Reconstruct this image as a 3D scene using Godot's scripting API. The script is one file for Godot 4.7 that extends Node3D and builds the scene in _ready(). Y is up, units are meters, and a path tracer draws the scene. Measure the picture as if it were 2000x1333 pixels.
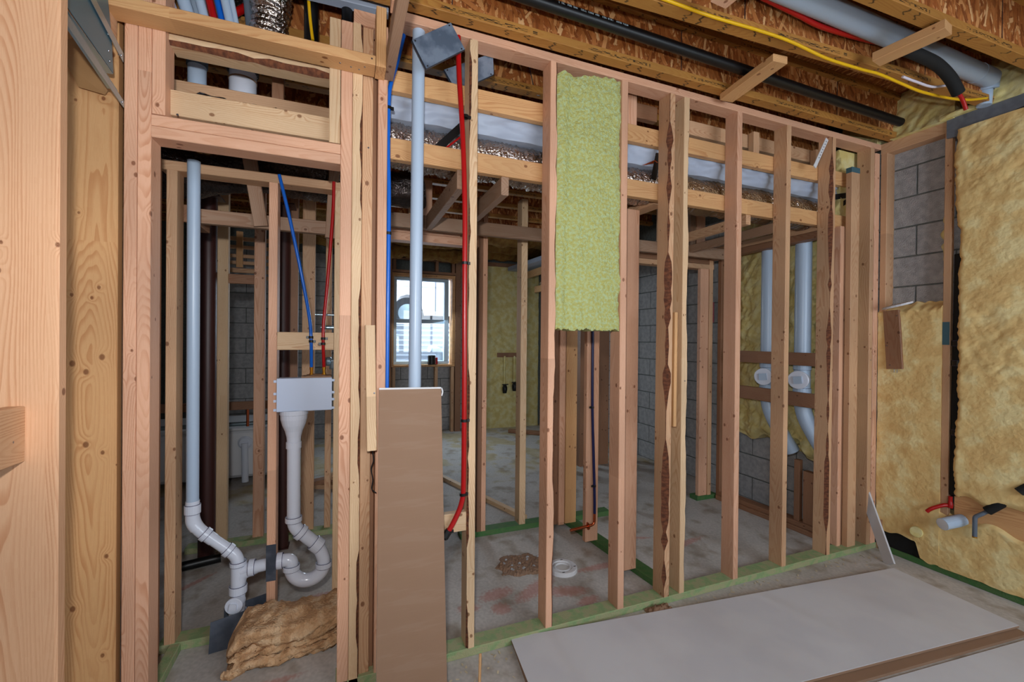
extends Node3D
# A basement under construction: stud walls, pipes, ducts, foam and drywall.
# World: x runs along the main stud wall, y is up, d (= -z) is the distance into the house from the camera.

var rng := RandomNumberGenerator.new()
var M := {}
var T := {}
var woods := []
var used := {}
var noise_a := FastNoiseLite.new()
var noise_b := FastNoiseLite.new()
var cell := FastNoiseLite.new()


func P(x: float, y: float, d: float) -> Vector3:
	return Vector3(x, y, -d)


func _ready():
	rng.seed = 7
	# ---------------------------------------------------------------- camera
	var cam := Camera3D.new()
	cam.name = "camera"
	var yaw := deg_to_rad(21.358)
	var pitch := deg_to_rad(-0.248)
	var roll := deg_to_rad(0.54)
	var fw := Vector3(sin(yaw) * cos(pitch), sin(pitch), -cos(yaw) * cos(pitch))
	var r0 := Vector3(cos(yaw), 0, sin(yaw))
	var u0 := r0.cross(fw)
	var r1 := r0 * cos(roll) + u0 * sin(roll)
	var u1 := u0 * cos(roll) - r0 * sin(roll)
	cam.transform = Transform3D(Basis(r1, u1, -fw), Vector3(0, 1.42, 0))
	cam.fov = rad_to_deg(2.0 * atan(666.5 / 842.05))
	cam.near = 0.03
	cam.far = 200.0
	add_child(cam)
	cam.current = true
	# ---------------------------------------------------------------- sky, exposure
	var we := WorldEnvironment.new()
	we.name = "environment"
	var env := Environment.new()
	env.background_mode = Environment.BG_SKY
	var sky := Sky.new()
	var sm := ProceduralSkyMaterial.new()
	sm.sky_top_color = Color(0.80, 0.87, 0.95)
	sm.sky_horizon_color = Color(0.93, 0.95, 0.98)
	sm.ground_bottom_color = Color(0.45, 0.45, 0.46)
	sm.ground_horizon_color = Color(0.85, 0.87, 0.9)
	sm.sun_angle_max = 1.0
	sm.energy_multiplier = 7.0
	sky.sky_material = sm
	env.sky = sky
	env.tonemap_mode = Environment.TONE_MAPPER_LINEAR
	env.tonemap_exposure = 1.1
	env.sdfgi_enabled = true
	env.ssao_enabled = true
	env.ssil_enabled = true
	we.environment = env
	add_child(we)
	noises()
	textures()
	materials()
	# ---------------------------------------------------------------- lights
	camera_flash(P(-0.06, 1.66, -0.06), 2.45)
	daylight_window_behind(5.6)
	window_daylight(2.3)
	# ---------------------------------------------------------------- structure, then things
	shell()
	joists()
	wall_front()
	wall_right()
	wall_closet()
	wall_inner()
	wall_far()
	soffit()
	left_corner()
	door_top()
	laundry()
	beyond_laundry()
	centre_things()
	ceiling_services()
	right_things()
	floor_things()
	far_room()


# =================================================================== noise, textures, materials
func noises():
	noise_a.seed = 3
	noise_a.noise_type = FastNoiseLite.TYPE_SIMPLEX_SMOOTH
	noise_a.frequency = 1.0
	noise_a.fractal_type = FastNoiseLite.FRACTAL_NONE
	noise_b.seed = 11
	noise_b.noise_type = FastNoiseLite.TYPE_SIMPLEX_SMOOTH
	noise_b.frequency = 1.0
	noise_b.fractal_type = FastNoiseLite.FRACTAL_FBM
	noise_b.fractal_octaves = 3
	cell.seed = 5
	cell.noise_type = FastNoiseLite.TYPE_CELLULAR
	cell.frequency = 1.0
	cell.cellular_return_type = FastNoiseLite.RETURN_DISTANCE
	cell.cellular_jitter = 1.0
	cell.domain_warp_enabled = true
	cell.domain_warp_amplitude = 0.18
	cell.domain_warp_frequency = 0.9


func grain_bytes(sd: int, w: int, h: int, knots: int, marks: bool, across := 0.16) -> Image:
	# one plank face: 0.16 m across, 2.56 m along
	var r := RandomNumberGenerator.new()
	r.seed = sd
	var na := FastNoiseLite.new()
	na.seed = sd
	na.frequency = 1.0
	na.fractal_type = FastNoiseLite.FRACTAL_NONE
	var fine := FastNoiseLite.new()
	fine.seed = sd + 50
	fine.frequency = 0.35
	fine.fractal_octaves = 2
	var fb := fine.get_image(w, 64, false, false, true).get_data()
	var kn := []
	for i in knots:
		kn.append([r.randf_range(0.012, across - 0.012), r.randf_range(0.05, 2.5), r.randf_range(0.0025, 0.0075)])
	var light := Vector3(0.85, 0.73, 0.635)
	var dark := Vector3(0.75, 0.575, 0.455)
	var knot := Vector3(0.40, 0.235, 0.14)
	var px := PackedByteArray()
	px.resize(w * h * 3)
	var cx0 := r.randf_range(0.03, 0.13)
	var base := r.randf_range(0.012, 0.05)
	for j in h:
		var v := 2.56 * j / h
		var cx := cx0 + 0.03 * na.get_noise_2d(v * 0.5, 3.0)
		var dep := base + 0.055 * na.get_noise_2d(v * 0.8, 40.0) + 0.012 * v
		var wob := 0.5 * na.get_noise_2d(v * 3.0, 90.0)
		var here := []
		for k in kn:
			if absf(v - k[1]) < 0.09:
				here.append(k)
		var tone := 1.0 + 0.07 * na.get_noise_2d(v * 1.6, 130.0)
		for i in w:
			var u := across * i / w
			var ph := sqrt((u - cx) * (u - cx) + dep * dep) / 0.0062 + wob + 0.5 * na.get_noise_2d(u * 30.0, v * 2.2)
			var inside := 0.0
			for k in here:
				var du: float = u - k[0]
				var dv: float = (v - k[1]) * 0.75
				var q: float = sqrt(du * du + dv * dv) / k[2]
				if q < 7.0:
					ph += 2.2 * exp(-q * q * 0.12)
					if q < 1.25:
						inside = maxf(inside, smoothstep(1.25, 0.8, q) * (0.72 + 0.28 * sin(q * 14.0)))
			var t := ph - floorf(ph)
			var late := smoothstep(0.35, 0.92, t) * (1.0 - smoothstep(0.94, 1.0, t))
			var f := (fb[(((j >> 3) + i * 5) % 64) * w + i] - 128) / 128.0
			var c := light.lerp(dark, late * (0.26 + 0.42 * smoothstep(-0.2, 0.5, na.get_noise_2d(u * 12.0 + 60.0, v * 0.9))) + 0.16 * f + 0.12) * tone
			if inside > 0.0:
				c = c.lerp(knot, inside * 0.9)
			if marks:
				# factory print on the joist flange: dashes across the underside, a line of small glyphs on its side
				var un := float(i) / w
				if un < 0.34:
					var cellv := floorf(v / 0.128)
					var m := absf(v - (cellv + 0.5 + 0.42 * na.get_noise_2d(cellv * 7.0, 5.0)) * 0.128 - 0.02 * na.get_noise_2d(un * 9.0, cellv))
					if m < 0.005 + 0.004 * f and un > 0.10 + 0.30 * na.get_noise_2d(cellv * 5.0, 25.0):
						c *= 0.45
				elif un > 0.41 and un < 0.50:
					var g := floorf(v / 0.012)
					if fmod(v, 0.62) < 0.36 and na.get_noise_2d(g * 3.1, floorf(un * 80.0) * 2.7) > 0.16:
						c *= 0.38
			var o := (j * w + i) * 3
			px[o] = int(clampf(c.x, 0.0, 1.0) * 255)
			px[o + 1] = int(clampf(c.y, 0.0, 1.0) * 255)
			px[o + 2] = int(clampf(c.z, 0.0, 1.0) * 255)
	return Image.create_from_data(w, h, false, Image.FORMAT_RGB8, px)


func strand_board(w: int, h: int):
	# oriented strand board: colour and height of every wood strand, 1.2 m by 0.6 m
	var r := RandomNumberGenerator.new()
	r.seed = 21
	var px := PackedByteArray()
	px.resize(w * h * 3)
	var hp := PackedByteArray()
	hp.resize(w * h)
	for i in w * h:
		px[i * 3] = 140
		px[i * 3 + 1] = 82
		px[i * 3 + 2] = 40
		hp[i] = 90
	var tones := [Color(0.62, 0.36, 0.17), Color(0.72, 0.45, 0.24), Color(0.52, 0.28, 0.12), Color(0.80, 0.56, 0.34), Color(0.60, 0.33, 0.15), Color(0.66, 0.40, 0.2), Color(0.87, 0.67, 0.46)]
	for k in 3400:
		var x0 := r.randf() * w
		var y0 := r.randf() * h
		var ang := r.randfn(1.45, 0.42)
		var le := r.randf_range(26, 84)
		var wi := r.randf_range(4, 15)
		var ci := r.randi() % 13
		var col: Color = tones[6] if ci == 12 else tones[ci % 6]
		var up := r.randi_range(60, 220)
		var ca := cos(ang)
		var sa := sin(ang)
		var tilt := r.randf_range(-2.0, 2.0)
		for a in int(le * 1.2):
			for b in int(wi * 1.2):
				var fa := a / 1.2 - le / 2
				var fb := b / 1.2 - wi / 2
				var x := int(x0 + fa * ca - fb * sa + w * 2) % w
				var y := int(y0 + fa * sa + fb * ca + h * 2) % h
				var o := y * w + x
				var s := 1.0 + 0.05 * sin(fb * 2.1 + k)
				px[o * 3] = int(clampf(col.r * s, 0, 1) * 255)
				px[o * 3 + 1] = int(clampf(col.g * s, 0, 1) * 255)
				px[o * 3 + 2] = int(clampf(col.b * s, 0, 1) * 255)
				hp[o] = clampi(up + int(tilt * fb), 0, 255)
	T.osb = ImageTexture.create_from_image(Image.create_from_data(w, h, false, Image.FORMAT_RGB8, px))
	var hi := Image.create_from_data(w, h, false, Image.FORMAT_L8, hp)
	hi.convert(Image.FORMAT_RGBA8)
	hi.bump_map_to_normal_map(3.0)
	T.osb_n = ImageTexture.create_from_image(hi)


func floor_image(n: int):
	# concrete slab, 6.8 m (x from -2.4) by 8 m (d from -1): mottling, brown dirt, pink marking paint
	var na := FastNoiseLite.new()
	na.seed = 31
	na.frequency = 0.012
	na.fractal_octaves = 4
	var a := na.get_image(n, n, false, false, true).get_data()
	na.seed = 32
	na.frequency = 0.33
	na.fractal_octaves = 3
	var b := na.get_image(n, n, false, false, true).get_data()
	na.seed = 33
	na.frequency = 0.03
	var c := na.get_image(n, n, false, false, true).get_data()
	var paint := [[1.02, 2.22, 0.16, 0.05, 0.5], [1.18, 2.14, 0.12, 0.05, -0.3], [0.80, 2.25, 0.1, 0.05, 0.2], [1.5, 2.3, 0.16, 0.03, 0.0], [2.2, 2.35, 0.22, 0.03, 0.2], [-0.2, 2.55, 0.16, 0.03, 0.3], [0.78, 2.12, 0.05, 0.05, 0.3], [-0.35, 1.98, 0.18, 0.025, 0.1], [1.95, 2.55, 0.12, 0.02, -0.3], [-0.8, 2.95, 0.12, 0.02, 0.8], [1.25, 2.02, 0.07, 0.035, 0.2], [0.62, 2.18, 0.06, 0.04, 0.0]]
	var px := PackedByteArray()
	px.resize(n * n * 3)
	for j in n:
		var d := -1.0 + 8.0 * j / n
		for i in n:
			var x := -2.4 + 6.8 * i / n
			var o := j * n + i
			var fa := a[o] / 255.0
			var fb := b[o] / 255.0
			var fc := c[o] / 255.0
			var col := Vector3(0.75, 0.725, 0.70) * (0.90 + 0.12 * fa) * (0.91 + 0.18 * fb)
			# fine brown sawdust and dirt
			if fc > 0.56:
				col = col.lerp(Vector3(0.46, 0.39, 0.30), (fc - 0.56) * 1.5)
			if d > 4.0:
				# foam overspray, yellow dust on the far floor
				var far := smoothstep(0.42, 0.62, fa) * smoothstep(4.4, 5.6, d + fc * 1.4)
				col = col.lerp(Vector3(0.66, 0.57, 0.36), far * 0.55)
			if d > 1.9 and d < 3.1:
				for p in paint:
					var dx: float = x - p[0]
					var dd: float = d - p[1]
					var cs := cos(p[4])
					var sn := sin(p[4])
					var q: float = pow((dx * cs + dd * sn) / p[2], 2.0) + pow((dd * cs - dx * sn) / p[3], 2.0)
					if q < 1.6:
						var s := smoothstep(1.5, 0.3, q + (fb - 0.5) * 1.6) * 0.34
						col = col.lerp(Vector3(0.74, 0.36, 0.30), s)
			px[o * 3] = int(clampf(col.x, 0, 1) * 255)
			px[o * 3 + 1] = int(clampf(col.y, 0, 1) * 255)
			px[o * 3 + 2] = int(clampf(col.z, 0, 1) * 255)
	T.floor = ImageTexture.create_from_image(Image.create_from_data(n, n, false, Image.FORMAT_RGB8, px))


func noise_tex(sd: int, freq: float, oct: int, size: int, stops: Array, cols: Array, normal := 0.0) -> NoiseTexture2D:
	var n := FastNoiseLite.new()
	n.seed = sd
	n.frequency = freq
	n.fractal_octaves = oct
	var t := NoiseTexture2D.new()
	t.width = size
	t.height = size
	t.seamless = true
	t.noise = n
	if normal > 0.0:
		t.as_normal_map = true
		t.bump_strength = normal
	else:
		var g := Gradient.new()
		g.offsets = PackedFloat32Array(stops)
		g.colors = PackedColorArray(cols)
		t.color_ramp = g
	return t


func textures():
	for k in 5:
		T["wood%d" % k] = ImageTexture.create_from_image(grain_bytes(101 + k * 7, 160, 1280, [13, 19, 10, 22, 7][k], false))
	T.plank = ImageTexture.create_from_image(grain_bytes(79, 200, 1280, 7, false))
	T.flange = ImageTexture.create_from_image(grain_bytes(301, 160, 1280, 0, true))
	strand_board(1024, 512)
	floor_image(1024)
	T.foam = noise_tex(41, 0.010, 4, 512, [0.25, 0.45, 0.6, 0.75], [Color(0.88, 0.735, 0.48), Color(0.905, 0.78, 0.525), Color(0.92, 0.81, 0.56), Color(0.94, 0.86, 0.63)])
	T.foam_pale = noise_tex(42, 0.012, 4, 512, [0.25, 0.5, 0.75], [Color(0.83, 0.75, 0.47), Color(0.86, 0.80, 0.54), Color(0.88, 0.84, 0.63)])
	T.foam_n = noise_tex(43, 0.05, 4, 512, [], [], 3.0)
	T.batt = noise_tex(44, 0.03, 5, 512, [0.28, 0.45, 0.55, 0.72], [Color(0.68, 0.66, 0.36), Color(0.70, 0.70, 0.43), Color(0.69, 0.715, 0.48), Color(0.69, 0.75, 0.58)])
	T.fibre_n = noise_tex(45, 0.06, 5, 512, [], [], 9.0)
	T.old_batt = noise_tex(46, 0.012, 5, 512, [0.3, 0.5, 0.7], [Color(0.70, 0.53, 0.37), Color(0.79, 0.62, 0.45), Color(0.85, 0.71, 0.56)])
	T.block = noise_tex(47, 0.02, 5, 512, [0.25, 0.5, 0.75], [Color(0.61, 0.61, 0.61), Color(0.65, 0.65, 0.655), Color(0.69, 0.685, 0.685)])
	T.grit_n = noise_tex(48, 0.12, 4, 512, [], [], 4.0)
	T.paper = noise_tex(49, 0.006, 4, 512, [0.3, 0.7], [Color(0.79, 0.785, 0.80), Color(0.815, 0.81, 0.82)])
	T.kraft = noise_tex(50, 0.01, 5, 512, [0.3, 0.6, 0.74], [Color(0.555, 0.43, 0.335), Color(0.56, 0.435, 0.34), Color(0.575, 0.455, 0.365)])
	T.steel = noise_tex(51, 0.01, 4, 512, [0.3, 0.7], [Color(0.42, 0.48, 0.56), Color(0.56, 0.62, 0.70)])
	T.green = noise_tex(52, 0.02, 5, 512, [0.30, 0.48, 0.62], [Color(0.52, 0.61, 0.42), Color(0.57, 0.63, 0.44), Color(0.62, 0.62, 0.46)])
	T.crinkle_n = noise_tex(53, 0.03, 4, 512, [], [], 14.0)
	T.bark = noise_tex(54, 0.03, 4, 256, [0.3, 0.7], [Color(0.30, 0.16, 0.09), Color(0.47, 0.27, 0.16)])


func mat(key: String, col: Color, rough := 0.7, metal := 0.0) -> StandardMaterial3D:
	var m := StandardMaterial3D.new()
	m.resource_name = key
	m.albedo_color = col
	m.roughness = rough
	m.metallic = metal
	M[key] = m
	return m


func tri(m: StandardMaterial3D, tex, scale: float, nrm = null, ns := 1.0):
	if tex != null:
		m.albedo_texture = tex
	if nrm != null:
		m.normal_enabled = true
		m.normal_texture = nrm
		m.normal_scale = ns
	m.uv1_triplanar = true
	m.uv1_world_triplanar = true
	m.uv1_scale = Vector3.ONE * scale


func materials():
	tri(mat("foam", Color(1, 1, 1), 0.75), T.foam, 1.1, T.foam_n, 0.5)
	tri(mat("foam_pale", Color(1, 1, 1), 0.6), T.foam_pale, 1.3, T.foam_n, 0.5)
	tri(mat("batt", Color(1, 1, 1), 0.95), T.batt, 3.2, T.fibre_n, 0.8)
	tri(mat("old_batt", Color(1, 1, 1), 0.95), T.old_batt, 2.5, T.fibre_n, 1.0)
	tri(mat("dull_batt", Color(0.74, 0.68, 0.45), 0.95), T.old_batt, 1.6, T.fibre_n, 0.8)
	tri(mat("block", Color(1, 1, 1), 0.95), T.block, 1.6, T.grit_n, 0.8)
	tri(mat("mortar", Color(0.62, 0.65, 0.63), 0.95), T.block, 2.5, T.grit_n, 0.8)
	tri(mat("paper", Color(1, 1, 1), 0.6), T.paper, 0.8)
	tri(mat("kraft", Color(1, 1, 1), 0.75), T.kraft, 1.0)
	M.kraft.uv1_scale = Vector3(0.45, 4.5, 0.45)
	tri(mat("steel", Color(1, 1, 1), 0.42, 0.55), T.steel, 2.0)
	tri(mat("steel_grey", Color(0.62, 0.60, 0.60), 0.55, 0.3), T.steel, 2.0)
	tri(mat("galvanised", Color(0.62, 0.70, 0.74), 0.30, 0.8), null, 3.0, T.foam_n, 0.15)
	tri(mat("foil", Color(0.78, 0.73, 0.69), 0.2, 1.0), null, 4.0, T.crinkle_n, 1.0)
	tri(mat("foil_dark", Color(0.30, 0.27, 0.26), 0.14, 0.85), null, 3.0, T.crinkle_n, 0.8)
	tri(mat("foil_tan", Color(0.66, 0.55, 0.42), 0.25, 0.9), null, 5.0, T.crinkle_n, 1.2)
	tri(mat("wrap", Color(0.80, 0.85, 0.92), 0.5), T.paper, 2.0)
	tri(mat("green", Color(1, 1, 1), 0.75), T.green, 1.4, T.grit_n, 0.3)
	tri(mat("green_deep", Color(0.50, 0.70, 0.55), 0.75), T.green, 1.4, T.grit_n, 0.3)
	tri(mat("bark", Color(1, 1, 1), 0.9), T.bark, 6.0, T.grit_n, 1.0)
	tri(mat("shell", Color(0.72, 0.71, 0.70), 0.9), T.block, 1.0)
	tri(mat("painted_band", Color(0.62, 0.64, 0.68), 0.8), T.block, 1.5)
	mat("pvc", Color(0.84, 0.86, 0.91), 0.22)
	mat("pvc_cool", Color(0.68, 0.75, 0.83), 0.35)
	mat("plastic_box", Color(0.76, 0.81, 0.90), 0.4)
	mat("primer", Color(0.24, 0.21, 0.36), 0.5)
	mat("red_pex", Color(0.66, 0.045, 0.05), 0.3)
	mat("blue_pex", Color(0.045, 0.37, 0.76), 0.3)
	mat("dark_blue_pex", Color(0.07, 0.10, 0.30), 0.35)
	mat("yellow", Color(0.88, 0.68, 0.03), 0.4)
	mat("white_cable", Color(0.84, 0.80, 0.84), 0.4)
	mat("black", Color(0.028, 0.03, 0.035), 0.4)
	mat("black_matt", Color(0.03, 0.03, 0.03), 0.85)
	mat("print", Color(0.72, 0.80, 0.84), 0.6)
	mat("ink", Color(0.12, 0.1, 0.12), 0.8)
	mat("brown_steel", Color(0.25, 0.125, 0.11), 0.45)
	mat("copper", Color(0.80, 0.42, 0.27), 0.3, 1.0)
	mat("brass", Color(0.80, 0.58, 0.2), 0.3, 1.0)
	mat("grey_pipe", Color(0.36, 0.40, 0.45), 0.4)
	mat("nail", Color(0.5, 0.5, 0.52), 0.35, 0.9)
	mat("white", Color(0.85, 0.85, 0.86), 0.5)
	mat("vinyl", Color(0.70, 0.79, 0.86), 0.45)
	mat("car_white", Color(0.92, 0.92, 0.94), 0.3)
	mat("galv_white", Color(0.86, 0.89, 0.93), 0.45, 0.2)
	mat("crumbs", Color(0.80, 0.74, 0.62), 0.9)
	tri(mat("teal_steel", Color(0.33, 0.47, 0.53), 0.35, 0.45), T.steel, 2.5)
	M.teal_steel.albedo_texture = null
	mat("tan_flap", Color(0.66, 0.50, 0.33), 0.5, 0.2)
	mat("rubber", Color(0.06, 0.065, 0.075), 0.8)
	mat("plaster", Color(0.82, 0.81, 0.80), 0.9)
	mat("blue_spray", Color(0.25, 0.38, 0.42), 0.8)
	mat("foam_yellow", Color(0.86, 0.72, 0.22), 0.7)
	var g := mat("glass", Color(0.9, 0.95, 1.0, 0.06), 0.02)
	g.transparency = BaseMaterial3D.TRANSPARENCY_ALPHA
	var e := mat("flash_glow", Color(1, 1, 1), 0.5)
	e.emission_enabled = true
	e.emission = Color(1, 1, 1)
	e.emission_energy_multiplier = 3.0
	var e2 := mat("day_glow", Color(0.9, 0.95, 1), 0.5)
	e2.emission_enabled = true
	e2.emission = Color(0.86, 0.93, 1.0)
	e2.emission_energy_multiplier = 1.5
	var o := mat("osb", Color(1, 1, 1), 0.5)
	o.albedo_texture = T.osb
	o.normal_enabled = true
	o.normal_texture = T.osb_n
	o.normal_scale = 0.9
	var f := mat("floor", Color(1, 1, 1), 0.8)
	f.albedo_texture = T.floor
	var fl := mat("flange", Color(0.80, 0.66, 0.36), 0.6)
	fl.albedo_texture = T.flange
	var tones := {"pink": Color(1.0, 0.91, 0.86), "tan": Color(0.93, 0.87, 0.78), "pale": Color(1.0, 1.0, 0.92), "amber": Color(0.97, 0.88, 0.70), "brown": Color(0.70, 0.60, 0.52), "grey": Color(0.74, 0.70, 0.66)}
	var pk := mat("plank", Color(1.0, 0.92, 0.83), 0.6)
	pk.albedo_texture = T.plank
	for t in tones:
		for k in 5:
			var w := mat("wood_%s_%d" % [t, k], tones[t], 0.62)
			w.albedo_texture = T["wood%d" % k]


func wood(tone: String, k := -1) -> StandardMaterial3D:
	if k < 0:
		k = rng.randi() % 5
	return M["wood_%s_%d" % [tone, k]]


# =================================================================== nodes
func numbered(n: String) -> String:
	if not used.has(n):
		used[n] = 0
		return n
	used[n] += 1
	return "%s_%03d" % [n, used[n]]


func tag(o: Node, label := "", category := "", group := "", kind := ""):
	if label:
		o.set_meta("label", label)
	if category:
		o.set_meta("category", category)
	if group:
		o.set_meta("group", group)
	if kind:
		o.set_meta("kind", kind)


func thing(called: String, label: String, category: String, at: Vector3, group := "") -> Node3D:
	var o := Node3D.new()
	o.name = numbered(called)
	o.position = at
	add_child(o)
	tag(o, label, category, group)
	return o


func struct(called: String, label: String, at := Vector3.ZERO) -> Node3D:
	var o := Node3D.new()
	o.name = called
	o.position = at
	add_child(o)
	tag(o, label, "", "", "structure")
	return o


func origin(n: Node) -> Vector3:
	var p := Vector3.ZERO
	while n != self:
		p += n.position
		n = n.get_parent()
	return p


# meshes are made in world metres; a part is hung so that it lands there
func part(parent: Node, called: String, mesh: Mesh, m: Material, label := "") -> MeshInstance3D:
	var o := MeshInstance3D.new()
	o.mesh = mesh
	o.material_override = null
	for i in mesh.get_surface_count():
		o.set_surface_override_material(i, m)
	o.name = called if parent != self else numbered(called)
	if parent == self:
		add_child(o)
	else:
		o.position = -origin(parent)
		parent.add_child(o, true)
	if label:
		o.set_meta("label", label)
	return o


func solo(called: String, label: String, category: String, mesh: Mesh, m: Material, group := "") -> MeshInstance3D:
	# a thing of one mesh, its origin moved to the base of the mesh
	var bb := mesh.get_aabb()
	var c := bb.position + bb.size * 0.5
	c.y = bb.position.y
	var o := MeshInstance3D.new()
	o.mesh = shifted(mesh, -c)
	o.position = c
	o.name = numbered(called)
	for i in o.mesh.get_surface_count():
		o.set_surface_override_material(i, m)
	add_child(o)
	tag(o, label, category, group)
	return o


func shifted(mesh: Mesh, by: Vector3) -> ArrayMesh:
	var out := ArrayMesh.new()
	for s in mesh.get_surface_count():
		var a := mesh.surface_get_arrays(s)
		var v: PackedVector3Array = a[Mesh.ARRAY_VERTEX]
		for i in v.size():
			v[i] += by
		a[Mesh.ARRAY_VERTEX] = v
		out.add_surface_from_arrays(Mesh.PRIMITIVE_TRIANGLES, a)
	return out


# =================================================================== mesh makers
class Builder:
	var v := PackedVector3Array()
	var n := PackedVector3Array()
	var u := PackedVector2Array()
	var ix := PackedInt32Array()

	# flat quad a b c d; nrm points outward
	func quad(a: Vector3, b: Vector3, c: Vector3, d: Vector3, out: Vector3, ua := Vector2(), ub := Vector2(), uc := Vector2(), ud := Vector2()):
		var m := (c - a).cross(b - a)
		if m.length_squared() < 1e-16:
			m = (d - a).cross(c - a)
		if m.length_squared() < 1e-18:
			return
		m = m.normalized()
		var flip := m.dot(out) < 0.0
		if flip:
			m = -m
		var s := v.size()
		v.append_array([a, b, c, d])
		n.append_array([m, m, m, m])
		u.append_array([ua, ub, uc, ud])
		if flip:
			ix.append_array([s, s + 2, s + 1, s, s + 3, s + 2])
		else:
			ix.append_array([s, s + 1, s + 2, s, s + 2, s + 3])

	func tri(a: Vector3, b: Vector3, c: Vector3, out: Vector3, ua := Vector2(), ub := Vector2(), uc := Vector2()):
		var m := (c - a).cross(b - a)
		if m.length_squared() < 1e-18:
			return
		m = m.normalized()
		var flip := m.dot(out) < 0.0
		if flip:
			m = -m
		var s := v.size()
		v.append_array([a, b, c])
		n.append_array([m, m, m])
		u.append_array([ua, ub, uc])
		ix.append_array([s, s + 2, s + 1] if flip else [s, s + 1, s + 2])

	# grid of rows x cols points; smooth normals
	func grid(p: Array, closed: bool, out_from, us := 1.0, vs := 1.0, flip := false):
		var rows := p.size()
		var cols: int = p[0].size()
		var s := v.size()
		for i in rows:
			for j in cols:
				var i0 := maxi(i - 1, 0)
				var i1 := mini(i + 1, rows - 1)
				var j0 := j - 1
				var j1 := j + 1
				if closed:
					j0 = (j - 1 + cols - 1) % (cols - 1) if j > 0 else cols - 2
					j1 = (j + 1) % (cols - 1) if j < cols - 1 else 1
				else:
					j0 = maxi(j0, 0)
					j1 = mini(j1, cols - 1)
				var m: Vector3 = (p[i1][j] - p[i0][j]).cross(p[i][j1] - p[i][j0])
				m = m.normalized() if m.length_squared() > 1e-20 else Vector3.UP
				if flip:
					m = -m
				v.append(p[i][j])
				n.append(m)
				u.append(Vector2(us * j / (cols - 1), vs * i / (rows - 1)))
		for i in rows - 1:
			for j in cols - 1:
				var a := s + i * cols + j
				var b := a + cols
				if flip:
					ix.append_array([a, b, b + 1, a, b + 1, a + 1])
				else:
					ix.append_array([a, b + 1, b, a, a + 1, b + 1])

	func mesh() -> ArrayMesh:
		var out := ArrayMesh.new()
		var a := []
		a.resize(Mesh.ARRAY_MAX)
		a[Mesh.ARRAY_VERTEX] = v
		a[Mesh.ARRAY_NORMAL] = n
		a[Mesh.ARRAY_TEX_UV] = u
		a[Mesh.ARRAY_TANGENT] = null
		a[Mesh.ARRAY_INDEX] = ix
		if v.size() > 0:
			out.add_surface_from_arrays(Mesh.PRIMITIVE_TRIANGLES, a)
		return out


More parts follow.
